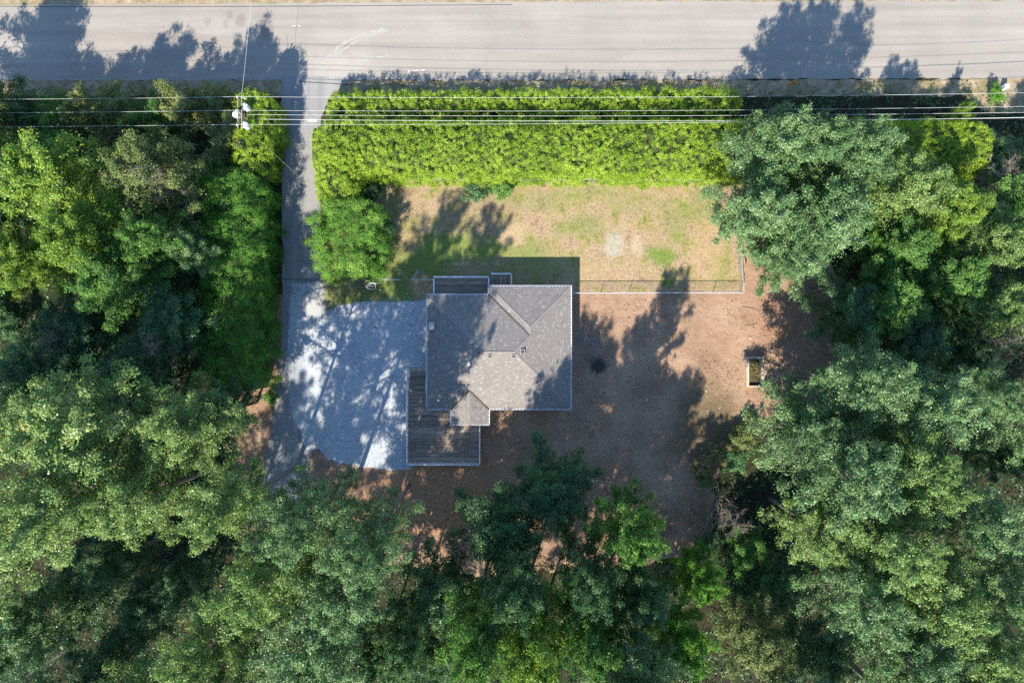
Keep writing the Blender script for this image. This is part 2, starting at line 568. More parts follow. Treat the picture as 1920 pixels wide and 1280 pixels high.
sheet('ground', [(-900,-900),(900,-900),(900,900),(-900,900)], 0.0, M['forest'], 0, 200)
sheet('verge', [(-300, 24.2), (300, 24.2), (300, 25.85), (-300, 25.75)], .004, M['verge'], .25, .6)
sheet('shoulder', [(-300, 32.9), (300, 33.2), (300, 39), (-300, 39)], .004, M['verge'], .1, 1.2)
sheet('lit_verge', pxs([(1800,143),(2050,140),(2050,215),(1860,212),(1815,190)]), .007, M['verge'], .3, .4)
sheet('dirt_yard', pxs([(470,540),(612,560),(800,545),(1075,545),(1395,545),(1400,440),(1470,440),(1560,500),(1640,600),(1600,720),(1460,790),(1400,800),
                        (1350,860),(1330,1040),(1180,1060),(900,1080),(700,1050),(560,1000),(430,1000),(445,800),(465,640)]), .006, M['dirt'], .35, .4)
road = sheet('road', [(-300, 25.7), (-10, 25.75), (45, 25.95), (300, 26.2), (300, 34.2), (45, 33.6), (-10, 33.45), (-50, 33.15), (-300, 32.9)], .012, M['road'], .16, .5)
sheet('lawn', pxs([(722,338),(860,338),(1396,342),(1397,546),(1075,549),(1068,575),(800,575),(740,568),(690,567),(640,575),(612,586),(600,560),(606,500),(640,430)]), .016, M['lawn'], .2, .35)
sheet('driveway', pxs([(530,200),(598,200),(600,300),(602,420),(606,528),(606,600),(590,720),(584,830),(575,900),(552,985),(468,985),(488,905),(502,845),(516,760),(528,650),(530,540),(528,400)]), .020, M['drive'], .10, .35)
sheet('driveway_apron', pxs([(528,140),(668,146),(640,160),(616,190),(602,222),(596,260),(530,240)]), .024, M['drive'], .12, .3)
sheet('gravel_pad', pxs([(548,532),(604,530),(612,583),(640,573),(690,566),(745,566),(810,560),(840,600),(840,700),(770,880),(728,880),(690,875),(640,870),(612,860),(598,840),(576,846),(560,800),(545,770),(540,700),(540,640),(545,580)]), .028, M['gravel'], .20, .2, freq=.7)

# joints, scuffs and worn paint belong to the road and the driveway
mb = MB(); mb.tube([P(x, y, .026) for x, y in ((526,522),(560,524),(612,527))], .035, 4)
jo = mb.build('joint', M['tar']); jo['kind'] = 'structure'
mb = MB()
pts = [(560,153),(590,155),(640,158),(660,158)]
mb.tube([P(x, y, .026) for x, y in pts], .04, 4)
mb.build('joint', M['tar'], road)
mb = MB(); mb.tube([(-60, 33.02, .014), (-30, 33.0, .014), (-20, 33.05, .014), (0, 33.2, .014)], .03, 4); mb.build('edge_seam', M['tar'], road)


def strip(pts, w, name, mat, z, parent, ragged=.5):
    """thin painted or scuffed band along a polyline of world points, broken up along its length"""
    pts = [Vector((p[0], p[1], 0)) for p in pts]
    dense = []
    for i in range(len(pts)-1):
        k = max(2, int((pts[i+1]-pts[i]).length/.18))
        for j in range(k): dense.append(pts[i].lerp(pts[i+1], j/k))
    mb = MB()
    for i in range(len(dense)-1):
        if random.random() < ragged*.5: continue
        a, b = dense[i], dense[i+1]
        d = (b-a).normalized(); n = Vector((-d.y, d.x, 0))
        w0 = w*random.uniform(.35, 1); off = n*random.uniform(-.3, .3)*w
        q = [a+off-n*w0/2, b+off-n*w0/2, b+off+n*w0/2, a+off+n*w0/2]
        s = len(mb.v)
        mb.v += [(p.x, p.y, z) for p in q]; mb.f.append((s, s+1, s+2, s+3))
    return mb.build(name, mat, parent)


def arc(px):
    """smooth curve through pixel points on the ground (Catmull-Rom)"""
    p = [P(*q) for q in px]
    p = [p[0]*2-p[1]] + p + [p[-1]*2-p[-2]]
    out = []
    for i in range(1, len(p)-2):
        for j in range(6):
            t = j/6
            out.append(.5*((2*p[i]) + (p[i+1]-p[i-1])*t + (2*p[i-1]-5*p[i]+4*p[i+1]-p[i+2])*t*t + (3*p[i]-p[i-1]-3*p[i+1]+p[i+2])*t**3))
    out.append(p[-2])
    return out


for a in ([(596,140),(612,112),(640,86),(676,66),(724,54)], [(606,140),(620,114),(648,90),(684,70),(730,56)],
          [(618,146),(650,128),(690,110),(730,104)], [(600,128),(622,98),(655,76),(690,62)]):
    scz = globals().get('scz', .0125)+.004
    strip(arc(a), .24, 'tyre_scuff', M['scuff'], scz, road, .2)
strip([P(548,49), P(582,48)], .10, 'worn_dash', M['paint'], .0165, road, .8)
strip([P(765,134), P(800,131)], .10, 'worn_dash', M['paint'], .0165, road, .8)


# ------------------------------------------------------------------ house
house = tag(empty('house', (-1.2, -1, 0)), 'single-storey house with hipped grey shingle roof and white gutters beside the gravel pad', 'house')
house_off = Vector((-1.2, -1, 0))
EH = 2.9; PITCH = .34
xW, xE, yN, yN2, yS = -8.02, 5.55, 4.39, 5.196, -6.36
eX, pX1, pX2, pY = -2.17, -5.75, -2.22, -7.82
mid = (yN+yS)/2; hd = (yN-yS)/2
rz = lambda d: EH+PITCH*d
rW = (xW+hd, mid, rz(hd)); rE = (xE-hd, mid, rz(hd))
hw = (xE-eX)/2; ex = eX+hw
eA = (ex, yN2-hw, rz(hw)); eB = (ex, yN-hw, rz(hw))
ph = (pX2-pX1)/2; prx = pX1+ph
pA = (prx, yS+ph, rz(ph)); pB = (prx, pY, rz(ph))
E = lambda x, y: (x, y, EH)
planes = [  # (polygon, eave direction, upslope direction)
    ([E(xW,yN), E(xW,yS), rW], (0,-1), (1,0)),
    ([E(eX,yN), E(xW,yN), rW, rE, eB], (-1,0), (0,-1)),
    ([E(eX,yN2), E(eX,yN), eB, eA], (0,-1), (1,0)),
    ([E(xE,yN2), E(eX,yN2), eA], (-1,0), (0,-1)),
    ([E(xE,yS), E(xE,yN2), eA, eB, rE], (0,1), (-1,0)),
    ([E(xW,yS), E(pX1,yS), pA, E(pX2,yS), E(xE,yS), rE, rW], (1,0), (0,1)),
    ([E(pX1,yS), E(pX1,pY), pB, pA], (0,-1), (1,0)),
    ([E(pX2,pY), E(pX2,yS), pA, pB], (0,1), (-1,0)),
]
me = bpy.data.meshes.new('roof')
vv = []; ff = []; uvs = []
sl = math.sqrt(1+PITCH**2)
for poly, e, u in planes:
    s = len(vv); vv += [tuple(Vector(p)-house_off) for p in poly]; ff.append(tuple(range(s, s+len(poly))))
    for p in poly: uvs.append((p[0]*e[0]+p[1]*e[1], (p[2]-EH)/PITCH*sl))
me.from_pydata(vv, [], ff)
ul = me.uv_layers.new(name='UVMap')
for i, q in enumerate(uvs): ul.data[i].uv = q
me.update()
roof = link('roof', me, house, M['shingle'])
sm = roof.modifiers.new('thickness', 'SOLIDIFY'); sm.thickness = .14; sm.offset = -1


def seg_on(o, pts, r, name, mat, parent, sides=5):
    mb = MB(); mb.tube([Vector(p)-house_off for p in pts], r, sides); return mb.build(name, mat, parent)


m_cap = plain('ridge_cap_shingle', (.235,.212,.192), .92, .3, 9)
for a, b in ((rW, rE), (E(xW,yN), rW), (E(xW,yS), rW), (E(xE,yS), rE), (eB, rE), (eA, eB), (E(eX,yN2), eA), (E(xE,yN2), eA), (pA, pB)):
    a = Vector(a); b = Vector(b); d = b-a; L = d.length; d.normalize()
    w = d.cross(Vector((0,0,1))).normalized()
    mb = MB(); n = max(2, int(L/.3))
    for i in range(n):                                           # overlapping cap shingles, each a shallow saddle
        p0 = a+d*(L*i/n); p1 = a+d*(L*(i+1)/n+.04)
        s = len(mb.v)
        for p, lift in ((p0, .018), (p1, .034)):
            for q, dz in ((-.11, -.035), (0, 0), (.11, -.035)):
                mb.v.append(tuple(p+w*q+Vector((0,0,lift+dz))-house_off))
        mb.f += [(s, s+1, s+4, s+3), (s+1, s+2, s+5, s+4)]
    o = mb.build('ridge_cap', m_cap, roof)
m_valley = plain('valley_metal', (.055,.05,.048), .6, .3, 8)
for a, b in ((E(eX,yN), eB), (E(pX1,yS), pA), (E(pX2,yS), pA)):
    a = Vector(a)+Vector((0,0,.012)); b = Vector(b)+Vector((0,0,.012))
    seg_on(house, [a, b], .055, 'valley_flashing', m_valley, roof, 4)


def roof_z(x, y):
    return rz(min(x-xW, xE-x, yN-y if x < ex else 99, yN2-y if x >= ex else 99, y-yS))


for px, py, sz in ((897,660,.34), (918,668,.34), (963,668,.34), (980,659,.42)):
    p = P(px, py, 5.0); z = roof_z(p.x, p.y)
    v = MB(); v.box((-sz/2, -sz/2, -.1), (sz/2, sz/2, .16))
    o = v.build('roof_vent', M['vent'], roof); o.location = Vector((p.x, p.y, z))-house_off
    h = MB(); h.box((-sz/2+.05, -sz/2-.012, .0), (sz/2-.05, -sz/2+.0, .12)); h.box((-sz/2+.05, -sz/2+.05, .161), (sz/2-.06, sz/2-.08, .185))
    h.build('vent_hood', M['dark_vent'], o)
p = P(880, 682, 4.6); z = roof_z(p.x, p.y)
o = MB().lathe([(.20, -.1), (.20, .03), (.09, .06), (.075, .45), (.0, .451)], (0,0,0), 12).build('vent_pipe', M['white'], roof)
o.location = Vector((p.x, p.y, z))-house_off
p = P(884, 698, 4.6); z = roof_z(p.x, p.y)
o = MB().lathe([(.10, -.1), (.06, .06), (.05, .35), (.0, .351)], (0,0,0), 10).build('vent_pipe', M['dark_vent'], roof)
o.location = Vector((p.x-.1, p.y+.5, roof_z(p.x-.1, p.y+.5)))-house_off
p = P(1045, 681, 3.9); o = MB().lathe([(.08, -.1), (.05, .06), (.05, .3), (.0, .301)], (0,0,0), 10).build('vent_pipe', M['dark_vent'], roof)
o.location = Vector((p.x, p.y, roof_z(p.x, p.y)))-house_off
p = P(822, 750, 3.2); o = MB().lathe([(.10, -.1), (.09, .2), (.12, .24), (.0, .28)], (0,0,0), 10).build('vent_pipe', M['white'], roof)
o.location = Vector((p.x, p.y, roof_z(p.x, p.y)))-house_off
p = P(810, 611, 3.3); z = roof_z(p.x, p.y)
v = MB(); v.box((-.22, -.30, -.2), (.22, .30, .45)); o = v.build('flue_box', M['vent'], roof); o.location = Vector((p.x, p.y, z))-house_off
v = MB(); v.box((-.26, -.34, .453), (.26, .34, .50)); v.build('flue_cap', plain('flue_cap_metal', (.42,.40,.37), .5, .1, 4), o)

# gutters: one open trough round each straight run of eave
outline = [(xW,yS),(pX1,yS),(pX1,pY),(pX2,pY),(pX2,yS),(xE,yS),(xE,yN2),(eX,yN2),(eX,yN),(xW,yN)]
hang = MB()
for i, a in enumerate(outline):
    b = outline[(i+1) % len(outline)]
    if a == (pX1,pY) and b == (pX2,pY): pass
    a = Vector((*a, 0)); b = Vector((*b, 0)); d = (b-a).normalized(); n = Vector((d.y, -d.x, 0))
    prev = Vector((*outline[i-1], 0)); nxt = Vector((*outline[(i+2) % len(outline)], 0))
    cross_s = (a-prev).normalized().cross(d).z; cross_e = d.cross((nxt-b).normalized()).z
    a2 = a-d*(.112 if cross_s > 0 else -.112); b2 = b+d*(.108 if cross_e > 0 else -.108)
    mb = MB()
    prof = [(.005, -.03), (.005, -.15), (.11, -.15), (.115, -.015), (.095, -.015), (.09, -.13), (.025, -.13), (.025, -.03)]
    for p in (a2, b2):
        for o_, z in prof: mb.v.append(tuple(p+n*o_+Vector((0,0,EH+z))-house_off))
    k = len(prof)
    for j in range(k): mb.f.append((j, j+k, (j+1) % k+k, (j+1) % k))
    mb.f += [tuple(range(k)), tuple(reversed(range(k, 2*k)))]
    mb.build('gutter', M['white'], roof)
    L = (b-a).length; m_ = int(L/.30)
    for j in range(m_):
        p = a+d*((j+.5)*L/m_)
        q0 = p-n*.05+Vector((0,0,EH+PITCH*.05+.01))-house_off; q1 = p+n*.10+Vector((0,0,EH-.008))-house_off
        s = len(hang.v)
        for q in (q0, q1):
            hang.v += [tuple(q-d*.018), tuple(q+d*.018), tuple(q+d*.018+Vector((0,0,.012))), tuple(q-d*.018+Vector((0,0,.012)))]
        hang.f += [(s,s+1,s+5,s+4),(s+1,s+2,s+6,s+5),(s+2,s+3,s+7,s+6),(s+3,s,s+4,s+7)]
hg = hang.build('gutter_hangers', M['white'], roof); hg['kind'] = 'stuff'

# walls under the eaves, with windows and doors
ov = .5
wl = [(xW+ov,yS+ov),(pX1+.3,yS+ov),(pX1+.3,pY+.35),(pX2-.3,pY+.35),(pX2-.3,yS+ov),(xE-ov,yS+ov),(xE-ov,yN2-ov),(eX+ov,yN2-ov),(eX+ov,yN-ov),(xW+ov,yN-ov)]
for i, a in enumerate(wl):
    b = wl[(i+1) % len(wl)]
    a = Vector((*a,0)); b = Vector((*b,0)); d = (b-a).normalized(); n = Vector((d.y,-d.x,0)); L = (b-a).length
    mb = MB()
    rows = 18; H = EH-.02
    for r in range(rows):                                        # lap siding: each course leans out at its foot
        z0 = H*r/rows; z1 = H*(r+1)/rows
        s = len(mb.v)
        for p in (a, b): mb.v += [tuple(p+n*.025+Vector((0,0,z0))-house_off), tuple(p+Vector((0,0,z1))-house_off)]
        mb.f.append((s, s+2, s+3, s+1))
        s = len(mb.v)
        for p in (a, b): mb.v += [tuple(p+Vector((0,0,z0))-house_off), tuple(p+n*.025+Vector((0,0,z0))-house_off)]
        mb.f.append((s, s+2, s+3, s+1))
    wall = mb.build('wall', M['siding'], house)
    if L > 3:
        m_ = int(L//3.2)
        for j in range(m_):
            c = a+d*(L*(j+.5)/m_)+n*.02-house_off
            door = (i == 2) or (i == 8 and j == 1)
            w_, z0, z1 = (.48, .75, 2.75) if door else (.7, 1.3, 2.4)
            fr = MB()
            for (u0,u1,v0,v1) in ((-w_-.08,-w_,z0,z1),(w_,w_+.08,z0,z1),(-w_-.08,w_+.08,z1,z1+.08),(-w_-.08,w_+.08,z0-.08,z0)):
                s = len(fr.v)
                for t in (0, .06):
                    for uu, z in ((u0,v0),(u1,v0),(u1,v1),(u0,v1)): fr.v.append(tuple(c+d*uu+n*t+Vector((0,0,z))))
                fr.f += [tuple(s+q for q in f) for f in ((3,2,1,0),(4,5,6,7),(0,1,5,4),(1,2,6,5),(2,3,7,6),(3,0,4,7))]
            wo = fr.build('door' if door else 'window', M['white'], house)
            pn = MB(); s = 0
            for uu, z in ((-w_,z0),(w_,z0),(w_,z1),(-w_,z1)): pn.v.append(tuple(c+d*uu+n*.03+Vector((0,0,z))))
            pn.f.append((0,1,2,3)); pn.build('panel' if door else 'pane', M['bluegrey'] if door else M['glass'], wo)
sof = MB(); sof.v = [tuple(Vector((x,y,EH-.16))-house_off) for x, y in outline]; sof.f = [tuple(reversed(range(len(outline))))]
sof.build('soffit', M['white'], house)


# ------------------------------------------------------------------ decks
unit = MB().box((-.5,-.5,-.5), (.5,.5,.5)).mesh('plank')
unit_w = unit.copy()


def bx(name, a, b, mat, parent, me=None):
    """box part from shared unit mesh; a, b opposite corners in the parent's space"""
    o = link(name, me or (unit if mat is M['deck'] else unit_w), parent, mat)
    a = Vector(a); b = Vector(b)
    o.location = (a+b)/2
    o.scale = (abs(b.x-a.x), abs(b.y-a.y), abs(b.z-a.z))
    return o


def planks(root, x0, x1, y0, y1, z, w=.135, gap=.012):
    y = y0
    while y+w <= y1+.01:
        bx('plank', (x0+random.uniform(-.012,.012), y, z-.04+random.uniform(-.003,.003)), (x1+random.uniform(-.012,.012), y+w, z+random.uniform(-.003,.003)), M['deck'], root)
        y += w+gap


def railing(root, a, b, z, h=.95, white=True, end=True):
    """posts, top and bottom rail and balusters from a to b (x, y) on floor height z"""
    a = Vector((*a, 0)); b = Vector((*b, 0)); d = (b-a); L = d.length; d.normalize()
    horiz = abs(d.x) > .5
    def bar(u0, u1, z0, z1, t, nm):
        p = a+d*u0; q = a+d*u1
        w = Vector((0, t/2, 0)) if horiz else Vector((t/2, 0, 0))
        return bx(nm, (p-w)+Vector((0,0,z0)), (q+w)+Vector((0,0,z1)), M['white'], root)
    bar(.05, L-.05, z+h-.05, z+h, .11, 'top_rail')
    bar(.05, L-.05, z+.08, z+.14, .06, 'bottom_rail')
    n = max(1, round(L/1.7))
    for i in range(n+1):
        u = L*i/n
        bar(max(0,u-.05), min(L,u+.05), z-.3, z+h+.03, .10, 'post')
    k = int(L/.13)
    for i in range(1, k):
        u = L*i/k
        bar(u-.018, u+.018, z+.141, z+h-.051, .036, 'baluster')


DZ = .75
sd = tag(empty('wooden_deck', (-6.6, -9.2, 0)), 'dark weathered plank deck with white railing and steps at the lower edge of the house', 'deck')
o0 = Vector((6.6, 9.2, 0))
L_ = lambda x, y, z=0: (x+o0.x, y+o0.y, z)
dx1, dx2, dy1, dyw, dy2 = -10.15, -3.12, -6.42, -4.74, -11.87
planks(sd, dx1+o0.x, dx2+o0.x, dy2+o0.y, dy1+o0.y, DZ)
planks(sd, dx1+o0.x, -7.56+o0.x, dy1+.005+o0.y, dyw+o0.y, DZ)
for i in range(4):                                               # steps down towards the gravel
    z = DZ-.15*(i+1); y = dyw+.03+.44*i
    bx('step', L_(dx1+.06, y, z-.05), L_(-8.35, y+.40, z), M['deck'], sd)
    bx('riser', L_(dx1+.06, y-.028, z+.003), L_(-8.35, y-.002, z+.095), M['deck'], sd)
bx('ramp_board', L_(dx1+.0, dyw+1.86, .04), L_(-8.3, dyw+2.14, .10), M['timber'], sd)
for x, y in ((-10.0,-11.7),(-6.6,-11.7),(-3.3,-11.7),(-10.0,-9),(-3.3,-9),(-10.0,-6.6),(-6.6,-8.9)):
    bx('support', L_(x-.06, y-.06, 0), L_(x+.06, y+.06, DZ-.045), M['wood'], sd)
railing(sd, L_(dx1, dy2)[:2], L_(dx1, dyw)[:2], DZ)
railing(sd, L_(dx1+.1, dy2)[:2], L_(dx2, dy2)[:2], DZ)
railing(sd, L_(dx2, dy2+.1)[:2], L_(dx2, pY+.3)[:2], DZ)
for x in (dx1, -8.3):                                            # sloping stair hand rails
    mb = MB(); a = Vector(L_(x, dyw, DZ+.92)); b = Vector(L_(x, dyw+2.1, .98))
    mb.tube([a, b], .05, 4); mb.build('hand_rail', M['white'], sd)
    mb = MB(); mb.tube([L_(x, dyw+2.1, 0), L_(x, dyw+2.1, 1.02)], .06, 4); mb.build('post', M['white'], sd)
    for j in range(1, 14):
        u = j/14; q = a.lerp(b, u)
        mb = MB(); mb.tube([(q.x, q.y, max(.05, DZ-.16-u*.6)), (q.x, q.y, q.z-.03)], .018, 4); mb.build('baluster', M['white'], sd)

nd = tag(empty('wooden_porch', (-4.6, 5.1, 0)), 'small weathered plank porch with white rails on the lawn side of the house', 'porch')
o0 = Vector((4.6, -5.1, 0))
nx1, nx2, ny1, ny2 = -7.55, -2.25, 3.95, 6.22
planks(nd, nx1+o0.x, nx2+o0.x, ny1+o0.y, ny2+o0.y, DZ)
planks(nd, nx2+.03+o0.x, -1.70+o0.x, 4.75+o0.y, ny2+.10+o0.y, DZ)
railing(nd, L_(nx1, ny2)[:2], L_(nx2, ny2)[:2], DZ)
railing(nd, L_(nx1, ny1)[:2], L_(nx1, ny2-.1)[:2], DZ)
railing(nd, L_(nx2, 5.3)[:2], L_(nx2, ny2-.1)[:2], DZ)
for i in range(5):
    x0 = -1.98+.36*i
    bx('step', L_(x0+.01, 4.75, DZ-.15*i-.05-.12), L_(x0+.34, ny2+.26, DZ-.15*i-.12), M['deck'], nd)
railing(nd, L_(-2.02, ny2+.33)[:2], L_(-.06, ny2+.33)[:2], DZ-.2)
railing(nd, L_(-.06, 4.8)[:2], L_(-.06, ny2+.25)[:2], DZ-.2)
for x, y in ((-7.4,6.1),(-4.8,6.1),(-2.4,6.1)):
    bx('support', L_(x-.06, y-.06, 0), L_(x+.06, y+.06, DZ-.045), M['wood'], nd)


# ------------------------------------------------------------------ chain-link fences
def fence(label, pts, name='chain_link_fence', h=1.2, bay=2.6, rail=True):
    base = Vector((pts[0][0], pts[0][1], 0))
    root = tag(empty(name, base), label, 'fence')
    for i in range(len(pts)-1):
        a = Vector((*pts[i][:2], 0)); b = Vector((*pts[i+1][:2], 0)); L = (b-a).length
        n = max(1, round(L/bay))
        for j in range(n+1):
            if i and j == 0: continue
            p = a.lerp(b, j/n)-base
            MB().tube([(p.x, p.y, 0), (p.x, p.y, h+.03)], .032, 8).build('post', M['metal'], root)
        mb = MB(); mb.tube([a-base+Vector((0,0,h)), b-base+Vector((0,0,h))], .026, 6); mb.build('top_rail', M['metal'], root)
        for j in range(n):
            p = a.lerp(b, j/n)-base; q = a.lerp(b, (j+1)/n)-base; w = (q-p).length; d = (q-p).normalized()
            mb = MB(); s_ = .11
            k = int((w+h)/s_)
            for sgn in (1, -1):
                for t in range(k):
                    u0 = t*s_-h
                    lo = max(0, u0); hi = min(w, u0+h)
                    if hi-lo < .03: continue
                    z0 = lo-u0; z1 = hi-u0
                    if sgn < 0: lo, hi = w-lo, w-hi
                    A = p+d*lo+Vector((0,0,.03+z0*(h-.06)/h)); B = p+d*hi+Vector((0,0,.03+z1*(h-.06)/h))
                    mb.tube([A, B], .0035, 3, False)
            mo = mb.build('wire_mesh', M['metal'], root); mo['kind'] = 'stuff'
    return root


fence('long chain-link fence dividing the lawn from the bare dirt yard',
      [P(1075,549,1.2), P(1395,548,1.2), P(1388,440,1.2), P(1375,342,1.2)])
fence('chain-link fence running along the foot of the tall lime hedge', [P(735,335,1.2), P(1370,337,1.2)])
fence('short chain-link fence with open end beside the wheelbarrow', [P(640,523,1.2), P(709,523,1.2), P(749,524,1.2)], bay=2.2)
fence('short chain-link fence joining the small porch to the open gate', [P(772,524,1.2), P(813,524,1.2)], bay=1.6)
g0 = P(772,524,1.2); g1 = P(783,507,1.2)
gt = tag(empty('garden_gate', (g0.x, g0.y, 0)), 'small chain-link gate standing open on the lawn near the porch', 'gate')
d = Vector((g1.x-g0.x, g1.y-g0.y, 0))
for nm, pts in (('gate_frame', [(0.04,0.04,.1), (d.x,d.y,.1), (d.x,d.y,1.15), (.04,.04,1.15), (.04,.04,.1)]),):
    MB().tube(pts, .026, 6).build(nm, M['metal'], gt)
mb = MB()
for t in range(9):
    for sgn in (0, 1):
        u = t/9
        mb.tube([(d.x*u, d.y*u, .12 if sgn else 1.13), (d.x*min(1, u+.35), d.y*min(1, u+.35), .62)], .004, 3, False)
mb.build('wire_mesh', M['metal'], gt)['kind'] = 'stuff'


# ------------------------------------------------------------------ wheelbarrow
c = P(697, 536, .5)
wb = tag(empty('wheelbarrow', (c.x, c.y, 0), math.radians(-4)), 'grey wheelbarrow parked beside the round bush', 'wheelbarrow')
mb = MB()
rim = [(-.48,-.20),(-.30,-.33),(.30,-.36),(.44,-.28),(.44,.28),(.30,.36),(-.30,.33),(-.48,.20)]
bot = [(-.20,-.12),(-.12,-.2),(.20,-.22),(.28,-.16),(.28,.16),(.20,.22),(-.12,.2),(-.20,.12)]
n = 8
for pl, z in ((rim,.66),(bot,.36),([(x*.93,y*.93) for x, y in rim],.66),([(x*.95,y*.95) for x, y in bot],.385)):
    mb.v += [(x, y, z+(.05 if x < -.3 and z > .5 else 0)) for x, y in pl]
for i in range(n):
    j = (i+1) % n
    mb.f += [(i, n+i, n+j, j), (2*n+i, 2*n+j, 3*n+j, 3*n+i), (i, j, 2*n+j, 2*n+i)]
mb.f += [tuple(range(n, 2*n)), tuple(reversed(range(3*n, 4*n)))]
mb.build('tray', M['tray'], wb)
mb = MB(); s = 12
ring = [(.17*math.cos(2*math.pi*k/s), .15*math.sin(2*math.pi*k/s)) for k in range(s)]
mb.v = [(.06+x*1.5, y*1.35, .40) for x, y in ring]+[(.06+x*1.1+random.uniform(-.03,.03), y+random.uniform(-.03,.03), .52) for x, y in ring]+[(.06, 0, .56)]
mb.f = [(k, (k+1) % s, s+(k+1) % s, s+k) for k in range(s)]+[(s+k, s+(k+1) % s, 2*s) for k in range(s)]
mb.build('load', M['pile'], wb)
mb = MB(); prof = [(.20*math.cos(a), .045*math.sin(a)) for a in np.linspace(0, 2*math.pi, 9)]
R_ = .15; rings = 18
for k in range(rings):
    a = 2*math.pi*k/rings
    for b in range(6):
        t = 2*math.pi*b/6; r = R_+.045*math.cos(t)
        mb.v.append((-.62+r*math.cos(a), .045*math.sin(t), .20+r*math.sin(a)))
for k in range(rings):
    for b in range(6):
        mb.f.append((k*6+b, ((k+1) % rings)*6+b, ((k+1) % rings)*6+(b+1) % 6, k*6+(b+1) % 6))
wh = mb.build('wheel', M['rubber'], wb)
MB().tube([(-.62,-.07,.2),(-.62,.07,.2)], .10, 10).build('hub', M['metal'], wh)
for s in (-1, 1):
    mb = MB(); mb.tube([(-.62, s*.09, .2), (-.25, s*.2, .34), (.35, s*.27, .40), (.98, s*.33, .60)], .022, 6); mb.build('handle', M['timber'], wb)
    mb = MB(); mb.tube([(.12, s*.25, .37), (.20, s*.26, .0), (.40, s*.27, .0), (.42, s*.27, .40)], .016, 6); mb.build('leg', M['metal'], wb)


# ------------------------------------------------------------------ raised timber bed
c = (P(1416, 697, .4)); gb = tag(empty('raised_bed', (c.x, c.y, 0)), 'weathered timber raised bed full of dry weeds on the bare dirt', 'garden bed')
bw, bl, bh = .86, 1.50, .42
bx('bed_board', (-bw, -bl, 0), (-bw+.26, bl-.20, bh), M['timber'], gb)
bx('bed_board', (bw-.26, -bl, 0), (bw, bl-.20, bh+.01), M['timber'], gb)
bx('bed_board', (-bw-.02, bl-.197, 0), (bw+.02, bl, bh+.02), M['timber'], gb)
bx('bed_board', (-bw+.263, -bl, 0), (bw-.263, -bl+.14, bh-.05), M['timber'], gb)
sl_ = MB(); sl_.v = [(-bw+.2, -bl+.05, .05), (bw-.2, -bl+.05, .05), (bw-.2, bl-.1, .07), (-bw+.2, bl-.1, .07)]; sl_.f = [(0,1,2,3)]
sl_.build('soil', M['soil'], gb)
n = 900
cc = np.stack([RNG.uniform(-.58, .58, n), RNG.uniform(-.9, 1.25, n), RNG.uniform(.08, .42, n)], 1)
V = leaf_quads(cc, RNG.normal(size=(n,3))+np.array([0,-.3,.4]), .22, .035, RNG)
link('weeds', quads_mesh('weeds', V, RNG.uniform(0, 1, n)), gb, M['straw'])['kind'] = 'stuff'


# ------------------------------------------------------------------ utility pole, wires
PH = 7.4
pc = Vector((-24.15, 20.3, 0))
up = tag(empty('utility_pole', pc), 'wooden utility pole with crossarm and three pale transformers beside the driveway mouth', 'utility pole')
MB().tube([(0,0,0), (0,0,PH+.15)], [.17, .12], 12).build('pole', M['wood'], up)
bx('crossarm', (-.20, -1.38, PH-.45), (-.13, 1.42, PH-.31), M['wood'], up)
bx('crossarm', (.13, -1.38, PH-.45), (.20, 1.42, PH-.31), M['wood'], up)
for s in (-1, 1):
    mb = MB(); mb.tube([(.22, s*.9, PH-.47), (.14, 0, PH-1.1)], .02, 5); mb.build('brace', M['metal'], up)
WY = [1.30, .10, -1.15]
for y in WY:
    MB().lathe([(.03,0),(.03,.10),(.085,.12),(.085,.17),(.05,.19),(.075,.21),(.06,.27),(0,.28)], (-.165 if y != .10 else -.23, y, PH-.31), 10).build('insulator', M['porcelain'], up)
for x, y, z in ((.36,.62,PH-1.35),(-.45,-.12,PH-1.35),(.36,-1.02,PH-1.35)):
    t = MB().lathe([(.0,0),(.24,.01),(.27,.08),(.27,.80),(.30,.82),(.30,.86),(.24,.93),(.0,.97)], (x,y,z), 18).build('transformer', M['can'], up)
    MB().lathe([(.05,.9),(.05,1.05),(.08,1.06),(.04,1.14),(.07,1.16),(.0,1.3)], (x+.08,y+.08,z), 8).build('bushing', M['porcelain'], t)
    MB().tube([(x*.3, y*.8, z+.4), (x, y, z+.45)], .04, 5).build('bracket', M['metal'], t)
for x, y in ((.55,.35),(.50,-1.35),(.35,1.30)):
    MB().tube([(.2, y, PH-.4), (x, y+.03, PH-.25), (x+.12, y-.1, PH-.5)], .035, 6).build('fuse_cutout', M['porcelain'], up)


def sagged(a, b, sag, n=14):
    a = Vector(a); b = Vector(b)
    return [a.lerp(b, t/n)-Vector((0, 0, 4*sag*(t/n)*(1-t/n))) for t in range(n+1)]


def wire(label, runs, r=.0105, mat='alu', name='power_line', group='overhead lines along the road'):
    pts = []
    for a, b, s in runs: pts += sagged(a, b, s)[(1 if pts else 0):]
    o = MB().tube(pts, r, 5).build(name, M[mat], None)
    return tag(o, label, 'cable', group)


